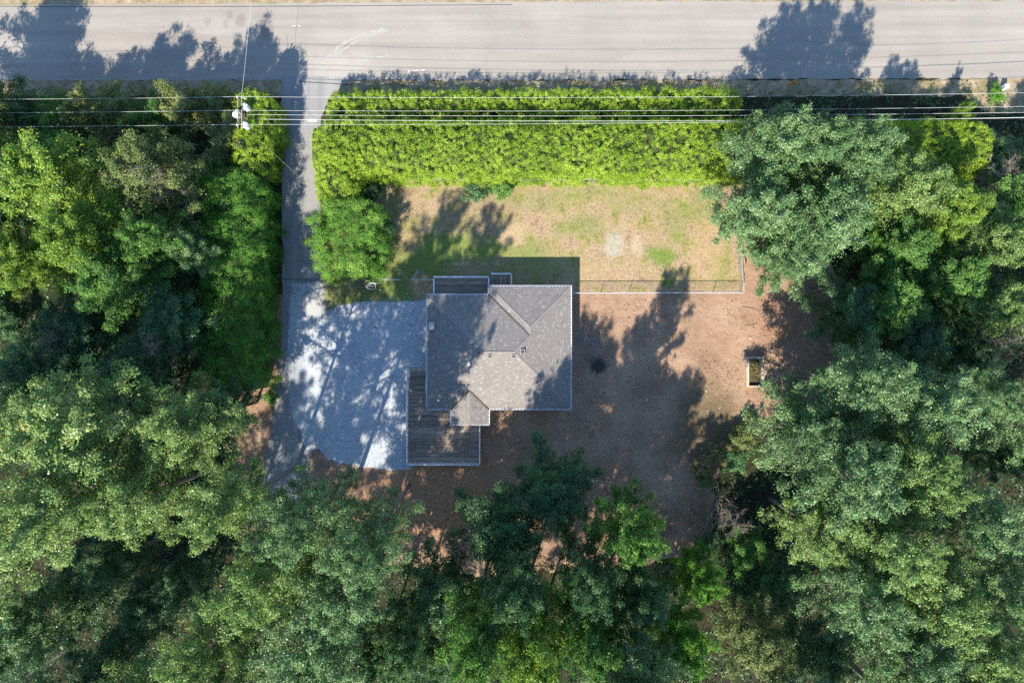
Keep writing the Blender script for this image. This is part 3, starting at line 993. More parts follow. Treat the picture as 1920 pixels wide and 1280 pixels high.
ZI = PH-.06
WEST = -88.0; EASTX = 62.0
def at_pole(y): return (pc.x-.165 if y != .10 else pc.x-.23, pc.y+y, ZI)
for y, lab, ye in ((WY[0], 'upper power line, the one closest to the road, crossing the whole picture', 1.75),
                   (WY[1], 'middle power line crossing the whole picture at the crossarm centre', .55),
                   (WY[2], 'lower power line, the one farthest from the road, crossing over the lime hedge', -.35)):
    wire(lab, [((WEST, pc.y+y+.1, ZI+.1), at_pole(y), .9), (at_pole(y), (EASTX, pc.y+ye, ZI+.7), 1.0)])
wire('thin neutral cable just below the middle power line, starting at the pole', [((pc.x+.5, pc.y-.10, PH-.6), (EASTX, pc.y+.15, ZI+.2), 1.05)], .012)
cz = PH-1.9
cable_pts = ((pc.x+.18, pc.y-.1, cz), (EASTX, pc.y+.1, cz+.6), 1.1)
wire('low communication cable with splice case running east from the pole', [cable_pts], .016, 'conduit')
sp = sagged(*cable_pts, 60)[4]
sc_ = tag(MB().tube([(sp.x-.45, sp.y, sp.z-.10), (sp.x-.40, sp.y, sp.z-.10), (sp.x+.40, sp.y, sp.z-.10), (sp.x+.45, sp.y, sp.z-.10)], [.05,.13,.13,.05], 10).build('splice_case', M['white']),
          'white cylindrical splice case hanging on the low cable beside the pole', 'splice case')
wire('thin service wire from the pole top across the road', [((pc.x+.15, pc.y+1.2, PH-.3), (pc.x+2.4, pc.y+24, PH+.3), .3)], .011)
wire('service wire sloping from the pole over the driveway to the house', [((pc.x+.2, pc.y-1.1, PH-1.6), (xW+.3, yN-.4, EH+.5), .8)], .010, 'wood')
wire('thin drop wire slanting over the shaded driveway', [((sp.x+1.2, sp.y-.1, sp.z), (P(596,400,3).x, P(596,400,3).y, 2.2), .1)], .012)


# ------------------------------------------------------------------ tree prototypes
def gen_tree(seed, H, R, base, nlimb, lpc, leafL, leafW, cl_r=.62, upright=.5, multi=1, bare=False, cover=1.0, droop=.25):
    """returns (wood mesh, crown mesh) of a broadleaf tree standing at the origin"""
    rng = np.random.default_rng(seed)
    mb = MB()
    lean = rng.normal(size=2)*.02*H
    def trunk_at(z):
        t = z/H
        return Vector((lean[0]*t*t+math.sin(t*4+seed)*.12, lean[1]*t*t+math.cos(t*3+seed)*.12, z))
    r0 = .012*H+.05
    stems = []
    for sidx in range(multi):
        if multi == 1:
            mb.tube([trunk_at(H*t) for t in np.linspace(0, .93, 9)], [r0*(1-.88*t) for t in np.linspace(0, 1, 9)], 7)
        else:
            a = 2*math.pi*sidx/multi+rng.uniform(-.4, .4); sp_ = R*rng.uniform(.15, .5)
            tip = Vector((math.cos(a)*sp_, math.sin(a)*sp_, H*rng.uniform(.7, .95)))
            mid_ = tip*.5+Vector((math.cos(a), math.sin(a), 0))*.12*R
            mb.tube([Vector((math.cos(a)*.1, math.sin(a)*.1, 0)), mid_, tip], [r0*.7, r0*.5, r0*.1], 5)
            stems.append((Vector((0,0,0)), mid_, tip))
    C = []; CN = []; CT = []
    for i in range(nlimb):
        t = (i+.5)/nlimb
        az = i*2.39996+rng.uniform(-.35, .35)
        if multi == 1:
            z0 = H*(base+(.90-base)*t**.9); s0 = trunk_at(z0)
        else:
            st = stems[i % multi]; q = .35+.6*t
            s0 = (st[0]*(1-q)**2+st[1]*2*q*(1-q)+st[2]*q*q); z0 = s0.z
        prof = (1-max(0, t-.12)**1.7)**.55
        if t < .15: prof *= .75+t*1.6
        Ln = R*max(.24, prof)*rng.uniform(.58, 1.30)
        el = math.radians(8+upright*85*t**1.2+rng.uniform(-10, 12))
        dv = Vector((math.cos(az)*math.cos(el), math.sin(az)*math.cos(el), math.sin(el)))
        tip = s0+dv*Ln
        if tip.z > H: tip.z = H-rng.uniform(0, .05)*H
        ctrl = s0+dv*Ln*.5+Vector((0, 0, .10*Ln))
        def limb(u, s0=s0, ctrl=ctrl, tip=tip): return s0*(1-u)**2+ctrl*2*u*(1-u)+tip*u*u
        rr = r0*.34*(1-.6*t)
        mb.tube([limb(u) for u in (0, .35, .7, 1)], [rr, rr*.7, rr*.42, rr*.12], 5, False)
        side = dv.cross(Vector((0,0,1))); side = side.normalized() if side.length > .05 else Vector((1,0,0))
        lt = rng.normal(0, .10)
        m = max(4, int((5+Ln*3.0)*cover))
        for j in range(m):
            u = rng.uniform(.30, 1.04) if j > 1 else 1.0
            b0 = limb(max(0, u-.18)); b1 = limb(min(1, u))
            wd = (.10+.34*Ln*math.sin(math.pi*min(1, u)**.8*.85+.12)*.55)
            off = side*rng.normal()*wd*.58+Vector((0,0,1))*rng.normal(0, .22)+Vector((0,0,.12))
            p = b1+off
            mb.tube([b0, b0.lerp(p, .6)+Vector((0,0,.05)), p], [max(.010, rr*.25), .010, .005], 3, False)
            if bare:
                for q in range(3):
                    e = p+Vector(rng.normal(size=3))*.35
                    mb.tube([b0.lerp(p, .7), e], [.012, .004], 3, False)
            C.append(p); CN.append(dv); CT.append(lt)
    # filler clusters low inside so the crown is not see-through everywhere
    wood = mb.mesh('trunk', True)
    if bare: return wood, None
    C = np.array([tuple(p) for p in C]); K = len(C)
    CN = np.array([tuple(p) for p in CN])
    size = rng.uniform(.65, 1.25, K)
    ctint = rng.normal(0, .12, K)+np.array(CT)
    n = K*lpc
    idx = np.repeat(np.arange(K), lpc)
    g = rng.normal(size=(n, 3))
    rad = cl_r*size[idx][:, None]
    offs = g*np.array([.52, .52, .24])*rad
    offs[:, 2] -= droop*np.sum(offs[:, :2]**2, 1)/rad[:, 0]
    pos = C[idx]+offs
    nrm = np.array([0, 0, 1.0])+offs/rad*np.array([.55, .55, .3])+rng.normal(size=(n, 3))*.60+CN[idx]*.2
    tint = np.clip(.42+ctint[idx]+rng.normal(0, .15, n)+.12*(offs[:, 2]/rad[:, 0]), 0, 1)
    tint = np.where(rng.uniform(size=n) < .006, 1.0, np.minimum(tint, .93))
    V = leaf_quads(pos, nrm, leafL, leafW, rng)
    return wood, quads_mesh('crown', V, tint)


PROTO = {}
def proto(kind, k, *a, **kw): PROTO.setdefault(kind, []).append((a[0], a[1])+gen_tree(k, *a, **kw))
for k in (1, 2, 3, 21): proto('tall', k, 22, 4.9, .45, 58, 30, .18, .105, cl_r=.42, upright=.55, cover=1.25)
for k in (4, 5, 6): proto('alder', k, 15, 4.8, .30, 56, 34, .18, .11, cl_r=.44, upright=.60, cover=1.3)
for k in (7, 8, 9): proto('maple', k, 14, 4.6, .30, 54, 34, .185, .12, cl_r=.45, upright=.62, cover=1.3)
for k in (10, 11, 12): proto('shrub', k, 6.2, 2.6, .15, 32, 36, .15, .09, cl_r=.38, upright=.7, multi=5, cover=1.4)
for k in (13, 14): proto('bare', k, 9, 3.0, .25, 22, 1, .1, .1, upright=.7, bare=True)
for k in (15, 16): proto('bush', k, 1.6, .95, .05, 18, 40, .12, .07, cl_r=.24, upright=.7, multi=5)

count = {}
def plant(kind, mat, px, py, rpx, h, label, name='broadleaf_tree', cat='tree', group=None, trunk='bark', hfrac=.82):
    """tree whose crown is seen at that pixel with that half-width, h metres tall"""
    ps = PROTO[kind]; i = count.get(kind, 0); count[kind] = i+1
    H0, R0, wood, crown = ps[i % len(ps)]
    c = P(px, py, h*hfrac); R = rpx*(HC-h*hfrac)/F
    root = tag(empty(name, (c.x, c.y, 0), random.uniform(0, 6.28)), label, cat, group)
    s = R/(R0*1.09); sz = h/H0
    root.scale = (s, s*random.uniform(.92, 1.08), sz)
    link('trunk', wood, root, M[trunk])
    if crown is not None: link('crown', crown, root, M[mat])
    return root


T = [
 # upper left wood
 ('maple','lime',70,330,118,14.5,'broad yellow-green tree at the left picture edge, just below the roadside thicket'),
 ('maple','olive',272,325,96,14.5,'olive-brown tree with pale bare twigs in its crown, left of the driveway hedge'),
 ('maple','lime',135,445,90,15.5,'brightest yellow-green crown in the upper left wood'),
 ('maple','green',280,445,78,14.5,'fresh green tree directly below the olive-brown twiggy one'),
 ('alder','alder',352,470,58,12,'narrow grey-green tree closest to the driveway hedge'),
 ('maple','green',205,530,92,13.5,'rounded green tree below the brightest yellow-green crown'),
 ('maple','lime',25,480,85,13,'yellow-green tree cut by the left picture edge, level with the lawn'),
 ('alder','dark',315,610,98,11,'shaded blue-green tree pressed against the lower driveway hedge'),
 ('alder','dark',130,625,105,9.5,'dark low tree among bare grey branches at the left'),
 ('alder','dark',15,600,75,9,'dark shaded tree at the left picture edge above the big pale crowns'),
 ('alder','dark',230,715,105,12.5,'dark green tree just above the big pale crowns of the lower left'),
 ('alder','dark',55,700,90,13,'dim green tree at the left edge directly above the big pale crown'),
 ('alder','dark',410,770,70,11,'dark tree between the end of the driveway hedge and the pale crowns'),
 # lower left
 ('tall','pale',110,810,150,23,'biggest pale green crown at the left, level with the lower deck'),
 ('tall','pale',315,820,112,18,'pale green crown with leafy fingers reaching to the driveway bottom'),
 ('tall','pale',50,960,125,24,'pale green crown at the left edge above the dark hollow'),
 ('tall','pale',225,950,108,20.5,'pale green crown right above the dark hollow in the lower left'),
 ('tall','pale',415,960,105,22.5,'pale green crown left of the bottom end of the driveway'),
 ('tall','alder',550,990,98,26,'green crown covering the bottom end of the driveway'),
 ('tall','alder',685,1030,94,26,'shaded blue-green crown below the gravel pad'),
 ('tall','pale',480,1110,112,25,'speckled pale crown in the lower left centre with a bare branch beside it'),
 ('tall','alder',625,1125,112,25,'silvery grey-green crown below the shaded blue-green one'),
 ('tall','alder',580,1245,125,24,'silvery crown touching the bottom edge left of the dark trees'),
 ('tall','pale',390,1235,95,23,'pale crown at the bottom edge right of the fallen trunk'),
 ('alder','alder',40,1170,95,15,'grey-green tree in the lower left corner beside the dark hollow'),
 ('alder','dark',190,1265,110,12,'dark tree at the bottom edge below the dark hollow'),
 ('alder','dark',265,1150,75,9,'small dark tree down inside the lower left hollow'),
 ('alder','dark',150,1110,85,8,'low dark tree in the upper part of the lower left hollow'),
 ('alder','dark',330,1110,70,9,'low dark tree on the right side of the lower left hollow'),
 ('alder','dark',810,1240,75,12,'low dark tree at the bottom edge between silvery and green trees'),
 ('alder','dark',205,1062,78,11,'low dark tree filling the gap under the pale crowns of the lower left'),
 ('alder','dark',5,1240,66,11,'dark tree in the very bottom left corner beside the leaning trunk'),
 ('alder','dark',700,1240,66,15,'dim tree at the bottom edge tucked against the right of the silvery crown'),
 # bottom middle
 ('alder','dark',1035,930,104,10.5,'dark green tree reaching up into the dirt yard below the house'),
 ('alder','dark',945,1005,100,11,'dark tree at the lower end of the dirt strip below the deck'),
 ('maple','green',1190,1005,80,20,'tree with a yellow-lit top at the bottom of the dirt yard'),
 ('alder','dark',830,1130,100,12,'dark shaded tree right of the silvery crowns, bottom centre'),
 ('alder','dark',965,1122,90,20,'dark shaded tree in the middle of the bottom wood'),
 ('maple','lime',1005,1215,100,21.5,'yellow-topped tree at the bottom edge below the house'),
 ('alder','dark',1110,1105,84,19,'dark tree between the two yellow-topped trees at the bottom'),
 ('maple','green',1115,1215,86,20,'green tree at the bottom edge right of the yellow-topped tree'),
 ('maple','bright',1318,1095,58,12,'vivid green tree at the lower right of the dirt yard'),
 ('maple','bright',1285,1215,74,13,'vivid green tree at the bottom edge, lower of two vivid ones'),
 ('alder','olive',1435,1215,92,12,'greyish olive tree at the bottom between the vivid and the big pale trees'),
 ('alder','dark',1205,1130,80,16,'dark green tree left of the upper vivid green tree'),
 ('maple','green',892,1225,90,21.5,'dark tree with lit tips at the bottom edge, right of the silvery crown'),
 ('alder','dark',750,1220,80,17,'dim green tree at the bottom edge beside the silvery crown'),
 ('shrub','green',1410,1040,46,6,'round green shrub beside the pile of dead brush'),
 ('shrub','dark',1400,1110,55,6,'dark shrub below the round green shrub and the brush pile'),
 # right, upper
 ('alder','alder',1475,262,98,15.5,'big blue-green tree overhanging the power lines at the right end of the lawn'),
 ('alder','alder',1425,395,92,14,'blue-green crown overhanging the right corner of the lawn'),
 ('alder','alder',1560,395,112,15,'large blue-green crown in the middle of the upper right group'),
 ('alder','alder',1548,262,80,16.5,'blue-green crown overhanging the lowest power line, between two taller neighbours'),
 ('alder','alder',1625,285,92,16,'blue-green crown between the lime hedge end and the overhanging tree'),
 ('alder','alder',1500,470,78,12.5,'blue-green crown whose tip hangs over the bare dirt beside the fence corner'),
 ('maple','pale',1725,350,82,13,'pale green crown below the separate end of the lime hedge'),
 ('maple','lime',1805,400,76,11,'yellow-green tree at the right below the lime hedge end'),
 ('maple','green',1705,465,78,10.5,'mid-green tree left below the yellow-green one at the right'),
 ('alder','dark',1610,585,82,9,'dark tree shading the dirt right of the fence corner'),
 ('maple','green',1675,575,86,10.5,'dark green tree right of the dirt yard in the shade'),
 ('maple','green',1790,530,78,10.5,'green tree below the yellow-green one near the right edge'),
 ('maple','pale',1888,450,76,11.5,'pale green tree at the right picture edge, level with the lawn'),
 ('maple','pale',1875,585,78,11.5,'pale green tree at the right edge, level with the house'),
 ('alder','dark',1730,650,80,9,'dark tree just above the large lower right crowns'),
 ('alder','dark',1830,670,70,9,'dark shaded tree at the right above the large lower right crowns'),
 # right, lower
 ('alder','alder',1535,812,104,12,'leafy crown beside the raised timber bed, upper left of the big right wood'),
 ('tall','alder',1640,730,104,18,'crown at the top of the big right wood, under the shaded trees'),
 ('tall','alder',1765,765,106,19.5,'crown at the upper right of the big right wood with finger-like sprays'),
 ('tall','alder',1868,745,70,18.5,'narrow crown at the right edge, uppermost of the big right wood'),
 ('tall','alder',1595,890,118,20.5,'broad crown in the left half of the big right wood'),
 ('tall','pale',1735,895,106,20.5,'broad crown in the middle of the big right wood'),
 ('tall','alder',1855,985,92,20.5,'crown at the right edge below the dark gap'),
 ('tall','pale',1555,1005,88,16.5,'crown at the left rim of the big right wood, above the olive tree'),
 ('tall','pale',1690,1020,108,21.5,'crown in the centre of the lower big right wood'),
 ('tall','alder',1640,1135,102,20.5,'crown at the lower left rim of the big right wood'),
 ('tall','pale',1780,1130,116,21.5,'broad crown near the lower right corner'),
 ('tall','alder',1895,1130,80,20.5,'crown cut by the right edge near the lower right corner'),
 ('tall','alder',1715,1250,112,20.5,'crown at the bottom edge of the big right wood'),
 ('tall','pale',1865,1265,108,20.5,'crown in the lower right corner of the picture'),
 ('alder','dark',1545,1230,84,11,'dark low tree at the bottom edge left of the big right wood'),
 ('alder','dark',1470,1100,60,8,'dark low tree in the gap left of the big right wood'),
 ('alder','dark',1900,860,60,11,'dark tree down in the gap at the right edge'),
]
for t in T: plant(*t)
# trees just outside the picture whose shadows reach into it
OUT = [('tall','pale',195,1375,115,23.5),('tall','alder',20,1400,110,22),('tall','alder',330,1420,130,22),('tall','alder',560,1400,110,22),
       ('tall','alder',1000,1400,100,20),('tall','alder',1165,1310,105,21.5),('tall','alder',1232,1312,92,21.5),('tall','alder',1240,1455,92,20),('tall','alder',1560,1420,120,20),
       ('tall','pale',1780,1420,140,20),('maple','green',-110,360,120,14),('maple','lime',-170,205,112,14.5),('maple','olive',-60,190,70,9),
       ('maple','green',-120,560,110,14),('tall','pale',-120,830,130,23),('tall','pale',-110,1080,130,23),
       ('maple','green',2010,360,100,11),('maple','green',2010,560,100,11),('tall','alder',2010,800,110,19),('tall','alder',2010,1090,110,20)]
names_out = ['beyond the bottom left corner','straight below the bottom left corner','below the picture edge left of the fallen trunk','below the silvery crowns','below the yellow-topped tree','below the green bottom tree',
             'close below the vivid green trees','farther below the vivid green trees','below the left rim of the big right wood','below the lower right corner crown','left of the broad yellow-green tree','left of the roadside thicket','at the start of the roadside thicket',
             'left of the dark shaded edge tree','left of the biggest pale crown','left of the pale crown above the hollow',
             'right of the yellow-green tree','right of the pale green edge tree','right of the narrow edge crown','right of the lower right crowns']
for t, nm in zip(OUT, names_out): plant(*t, 'tree standing just outside the picture, '+nm)

# bare grey trees
for px, py, r, h, lab in ((105,640,62,11,'leafless grey tree with pale forked branches in the left wood'),
                          (68,690,52,12.5,'leafless tree with pale bent limbs just above the biggest pale crown'),
                          (300,345,55,15,'bare grey twigs standing out of the olive-brown crown'),
                          (1885,330,62,7,'grey leafless thicket at the right edge below the lime hedge end'),
                          (1870,640,50,12,'leafless grey branches among the pale trees at the right edge'),
                          (300,640,60,12,'leafless grey branches over the shaded blue-green tree'),
                          (1380,985,40,5,'leafless dead sapling standing in the brush pile')):
    plant('bare', None, px, py, r, h, lab, 'leafless_tree', 'tree', None, 'twig')

# roadside shrubs under the power lines, left to right
order = ['first', 'second', 'third', 'fourth', 'fifth', 'sixth', 'seventh', 'eighth']
for i, (px, py, r, h, m) in enumerate(((25,205,58,5.6,'dark'),(95,215,50,5.2,'green'),(150,190,48,6.0,'olive'),(215,200,55,6.2,'olive'),(275,215,50,5.5,'green'),(335,195,56,6.2,'olive'),(400,190,50,6.2,'olive'),(425,255,58,6.6,'olive'))):
    plant('shrub', m, px, py, r, h, order[i]+' shrub from the left edge in the roadside thicket under the power lines', 'roadside_shrub', 'shrub', 'shrubs under the power lines')
for px, py, r, h, m, lab in ((405,330,48,6.5,'green','green shrub between the roadside thicket and the driveway hedge'),
                             (1815,205,20,5.0,'lime','thin pale sprig poking above the separate end of the lime hedge'),
                             (715,425,26,3.2,'dark','dark blue-green shrub at the lawn side of the round bush'),
                             (700,355,20,3.2,'dark','dark shrub in the corner where the two lime hedges meet'),
                             (1330,1030,34,3.5,'dark','dark low shrub at the bottom corner of the dirt yard'),
                             (1880,280,44,4.0,'dark','dark thicket at the right edge beside the end of the lime hedge')):
    plant('shrub', m, px, py, r, h, lab, 'shrub', 'shrub')
for px, py, r, h, m, lab in ((893,352,26,1.5,'dark','low dark green creeper bush at the foot of the lime hedge, left one of two'),
                             (940,350,24,1.5,'green','low green creeper bush at the foot of the lime hedge, right one of two'),
                             (1870,176,16,1.3,'bright','small green bush on the sunny verge by the road'),
                             (508,745,14,1.0,'green','small weed bush on the dirt strip left of the driveway'),
                             (1315,870,20,1.4,'straw','straw-coloured weed clump at the corner of the dirt yard, near the brush'),
                             (1350,850,24,1.8,'straw','tall straw-coloured weeds under the big right tree'),
                             (1388,822,26,1.6,'olive','olive weed clump at the yard edge under the big right tree, upper one'),
                             (1378,862,28,1.9,'dark','dark weed clump at the yard edge under the big right tree, lower one'),
                             (1408,790,15,1.0,'straw','dry weed clump just below the raised timber bed'),
                             (1320,900,16,1.0,'olive','dry olive weed clump just above the dead brush')):
    plant('bush', m, px, py, r, h, lab, 'low_bush', 'bush')


# ------------------------------------------------------------------ hedges
def hedge(label, sections, mat, seed, name='hedge', dens=8.5, cl=.23, lpc=36, lump=.35, core_inset=.30):
    """sections: list of (centre x, centre y, half width, height, normal angle) along the hedge; domed section"""
    rng = np.random.default_rng(seed); core_inset += lump*.6
    c0 = Vector((sections[0][0], sections[0][1], 0))
    root = tag(empty(name, c0), label, 'hedge')
    S = np.array([s[:4] for s in sections], float)
    d = np.gradient(S[:, :2], axis=0)
    d /= np.linalg.norm(d, axis=1, keepdims=True)
    nr = np.stack([d[:, 1], -d[:, 0]], 1)
    seglen = np.r_[0, np.cumsum(np.linalg.norm(np.diff(S[:, :2], axis=0), axis=1))]
    L = seglen[-1]
    perim = np.mean(S[:, 2])*2+np.mean(S[:, 3])*2
    N = int(L*perim*dens)
    u = rng.uniform(0, L, N); th = rng.uniform(0, 1, N)
    def interp(col_): return np.interp(u, seglen, col_)
    cx, cy, w, h = (interp(S[:, i]) for i in range(4))
    nx, ny = interp(nr[:, 0]), interp(nr[:, 1])
    # super-ellipse dome: a from pi (one foot) to 0 (other foot)
    at_ = np.linspace(0, math.pi, 400); ex_ = .55
    qx = np.sign(np.cos(at_))*np.abs(np.cos(at_))**ex_*S[:, 2].mean(); qz = np.abs(np.sin(at_))**ex_*S[:, 3].mean()
    al = np.r_[0, np.cumsum(np.hypot(np.diff(qx), np.diff(qz)))]
    a = np.interp(th*al[-1], al, at_)
    ca, sa = np.cos(a), np.sin(a)
    ex_ = .55
    lx = np.sign(ca)*np.abs(ca)**ex_; lz = np.abs(sa)**ex_
    endf = np.clip(np.minimum(u, L-u)/1.2, 0, 1)**.5
    lumps = np.array([mnoise.noise(Vector((uu*.75, aa*2.2, seed)))*1.0+mnoise.noise(Vector((uu*1.9, aa*4.5, seed+7)))*.6 for uu, aa in zip(u, a)])
    rad = 1+lumps*lump/np.maximum(w, 1.0)
    off = lx*w*rad*(.55+.45*endf); z = np.maximum(.12, lz*h*(1+lumps*lump/np.maximum(h, 1)*1.0)*(.8+.2*endf))
    pos = np.stack([cx+nx*off-c0.x, cy+ny*off-c0.y, z], 1)
    out = np.stack([nx*ca, ny*ca, sa+.25], 1)
    out /= np.linalg.norm(out, axis=1, keepdims=True)
    idx = np.repeat(np.arange(N), lpc)
    size = rng.uniform(.6, 1.35, N)
    g = rng.normal(size=(N*lpc, 3))*np.array([.5, .5, .42])*cl*size[idx][:, None]
    pp = pos[idx]+g+out[idx]*(rng.uniform(-.12, .12, (N*lpc, 1))+rng.uniform(-.20, .14, (N, 1))[idx])
    nn = out[idx]*1.0+g/cl*.55+rng.normal(size=(N*lpc, 3))*.42+np.array([-.08, -.25, .1])
    tint = np.clip(.45+rng.normal(0, .17, N)[idx]+rng.normal(0, .12, N*lpc)+.10*lumps[idx]+np.array([.28*mnoise.noise(Vector((q*.22, seed, 2)))+.2*mnoise.noise(Vector((q*.9, r_*2, 4))) for q, r_ in zip(u, a)])[idx], 0, .93)
    V = leaf_quads(pp, nn, .115, .056, rng, .2)
    link('foliage', quads_mesh('foliage', V, tint), root, M[mat])
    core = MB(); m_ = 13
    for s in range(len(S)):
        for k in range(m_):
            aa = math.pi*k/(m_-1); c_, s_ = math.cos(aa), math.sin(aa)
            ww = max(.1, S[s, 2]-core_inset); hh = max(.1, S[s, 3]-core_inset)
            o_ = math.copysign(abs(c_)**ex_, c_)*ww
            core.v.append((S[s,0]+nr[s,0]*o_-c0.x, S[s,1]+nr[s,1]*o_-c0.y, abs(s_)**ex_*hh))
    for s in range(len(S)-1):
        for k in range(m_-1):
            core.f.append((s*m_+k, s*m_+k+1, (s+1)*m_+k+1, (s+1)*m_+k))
    core.build('shaded_core', M['core'], root)  # solid hull behind the leaves, painted as shaded inner foliage to fill gaps
    return root


def line(a, b, w, h, n=12, wv=.15, hv=.25, seed=0):
    out = []
    for i in range(n+1):
        t = i/n
        x = a[0]+(b[0]-a[0])*t; y = a[1]+(b[1]-a[1])*t
        out.append((x, y, w*(1+wv*mnoise.noise(Vector((i*.7, seed, 1)))), h*(1+.10*hv*4*mnoise.noise(Vector((i*.9, seed, 5))))))
    return out


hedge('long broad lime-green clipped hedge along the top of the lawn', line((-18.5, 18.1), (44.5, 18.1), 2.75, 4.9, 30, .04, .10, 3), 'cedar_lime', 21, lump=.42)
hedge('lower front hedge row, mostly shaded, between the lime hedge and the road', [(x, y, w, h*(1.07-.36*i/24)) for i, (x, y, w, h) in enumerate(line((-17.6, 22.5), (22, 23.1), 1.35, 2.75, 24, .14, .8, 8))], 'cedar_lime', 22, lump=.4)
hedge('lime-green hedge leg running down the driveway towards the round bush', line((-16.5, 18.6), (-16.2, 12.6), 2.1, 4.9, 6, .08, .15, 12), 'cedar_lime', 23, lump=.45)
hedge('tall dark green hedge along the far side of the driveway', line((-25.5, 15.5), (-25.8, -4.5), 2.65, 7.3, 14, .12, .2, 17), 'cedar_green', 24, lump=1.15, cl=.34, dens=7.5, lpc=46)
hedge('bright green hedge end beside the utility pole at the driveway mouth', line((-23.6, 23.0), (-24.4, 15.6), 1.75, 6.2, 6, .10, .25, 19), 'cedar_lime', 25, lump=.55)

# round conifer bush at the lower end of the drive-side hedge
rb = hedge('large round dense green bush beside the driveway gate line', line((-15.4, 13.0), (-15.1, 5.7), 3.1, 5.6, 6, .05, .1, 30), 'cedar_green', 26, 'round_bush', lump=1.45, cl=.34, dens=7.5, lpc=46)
rb['category'] = 'bush'


# ------------------------------------------------------------------ undergrowth, grass, litter
def inside(poly, x, y):
    r = False; n = len(poly)
    for i in range(n):
        x0, y0 = poly[i]; x1, y1 = poly[i-1]
        if (y0 > y) != (y1 > y) and x < (x1-x0)*(y-y0)/(y1-y0)+x0: r = not r
    return r


CLEAR = [(455,120),(660,120),(720,335),(1400,335),(1480,420),(1580,500),(1640,600),(1590,720),(1420,800),(1345,860),(1310,1030),(1180,1050),(900,1075),(720,1045),(560,985),(445,985),(450,800),(470,600),(500,330)]
pts = []
while len(pts) < 9500:
    px, py = random.uniform(-150, 2070), random.uniform(165, 1500)
    if not inside(CLEAR, px, py): pts.append(P(px, py))
n = len(pts); lpc = 10
c = np.array([tuple(p) for p in pts])
idx = np.repeat(np.arange(n), lpc)
hh = RNG.uniform(.2, .9, n)
g = RNG.normal(size=(n*lpc, 3))*np.array([.28,.28,.15])
pos = c[idx]+g; pos[:, 2] = np.abs(hh[idx]+g[:, 2])*(.5+.5*RNG.uniform(size=n*lpc))
V = leaf_quads(pos, np.array([0,0,1.0])+RNG.normal(size=(n*lpc,3))*.5, .24, .13, RNG)
ug = link('undergrowth', quads_mesh('undergrowth', V, np.clip(.4+RNG.normal(0,.2,n*lpc), 0, .93)), None, M['dark'])
tag(ug, 'dark leafy undergrowth on the forest floor between the trunks', 'undergrowth', None, 'stuff')

LAWN = [(735,345),(1385,350),(1390,540),(1080,545),(1070,480),(960,500),(810,520),(800,556),(690,562),(640,572),(615,582),(612,545),(700,520),(735,480)]
bl = []
while len(bl) < 16000:
    px, py = random.uniform(600, 1400), random.uniform(340, 590)
    if inside(LAWN, px, py): bl.append(P(px, py))
n = len(bl); lpc = 4
c = np.array([tuple(p) for p in bl]); idx = np.repeat(np.arange(n), lpc)
pos = c[idx]+RNG.normal(size=(n*lpc,3))*np.array([.06,.06,0]); pos[:, 2] = .016+.04
up_ = np.array([0,0,1.0])+RNG.normal(size=(n*lpc,3))*.5
side = RNG.normal(size=(n*lpc,3)); side[:, 2] *= .3
V = leaf_quads(pos, side, .09, .02, RNG, .1, up_)
V[:, :, 2] = np.maximum(V[:, :, 2], .012)
gr = link('grass', quads_mesh('grass', V, RNG.uniform(0, 1, n*lpc)), None, M['blade'])
tag(gr, 'short patchy dry grass growing over the lawn', 'grass', None, 'stuff')

# pebbles and clods on the dirt
YARD = [(1080,560),(1395,560),(1500,600),(1420,760),(1330,860),(1300,1000),(1200,1000),(1150,880),(920,880),(880,1000),(760,1010),(650,960),(610,890),(760,890),(900,870),(905,790),(1080,780)]
ico = bmesh.new(); bmesh.ops.create_icosphere(ico, subdivisions=1, radius=1); iv = np.array([v.co[:] for v in ico.verts]); itf = [tuple(v.index for v in f.verts) for f in ico.faces]; ico.free()
mb = MB(); k = 0
while k < 1500:
    px, py = random.uniform(600, 1510), random.uniform(550, 1020)
    if not inside(YARD, px, py): continue
    p = P(px, py); r = random.choice((.02, .025, .03, .05)) if k > 60 else random.uniform(.05, .10)
    s = len(mb.v)
    sc3 = np.array([random.uniform(.7,1.3), random.uniform(.7,1.3), random.uniform(.5,.8)])*r
    mb.v += [tuple(q) for q in iv*sc3*RNG.uniform(.8, 1.15, (len(iv),1))+np.array([p.x, p.y, r*.3])]
    mb.f += [tuple(s+i for i in f) for f in itf]; k += 1
pb = mb.build('gravel_litter', M['stone'])
tag(pb, 'loose pale pebbles scattered over the bare dirt yard', 'pebbles', None, 'stuff')

# fallen leaves and twigs
LEAFY = [(480,540),(610,540),(800,560),(800,880),(900,880),(1080,780),(1080,560),(1395,560),(1560,520),(1600,700),(1420,780),(1330,860),(1310,1020),(900,1040),(700,1030),(480,980),(470,700)]
lp = []
while len(lp) < 5200:
    px, py = random.uniform(460, 1610), random.uniform(520, 1050)
    edge = mnoise.noise(Vector((px*.012, py*.012, 3)))
    if inside(LEAFY, px, py) and not (540 < px < 800 and 560 < py < 865 and random.random() < .85) and random.random() < .12+max(0, edge)*1.3+(.5 if py > 930 or px > 1420 or px < 515 else 0): lp.append(P(px, py))
n = len(lp); c = np.array([tuple(p) for p in lp]); c[:, 2] = .034+RNG.uniform(0, .02, n)
V = leaf_quads(c, np.array([0,0,1.0])+RNG.normal(size=(n,3))*.25, .13, .085, RNG)
tag(link('fallen_leaves', quads_mesh('fallen_leaves', V, RNG.uniform(0, 1, n)), None, M['litter']), 'fallen brown and yellow leaves on the dirt and gravel', 'leaves', None, 'stuff')
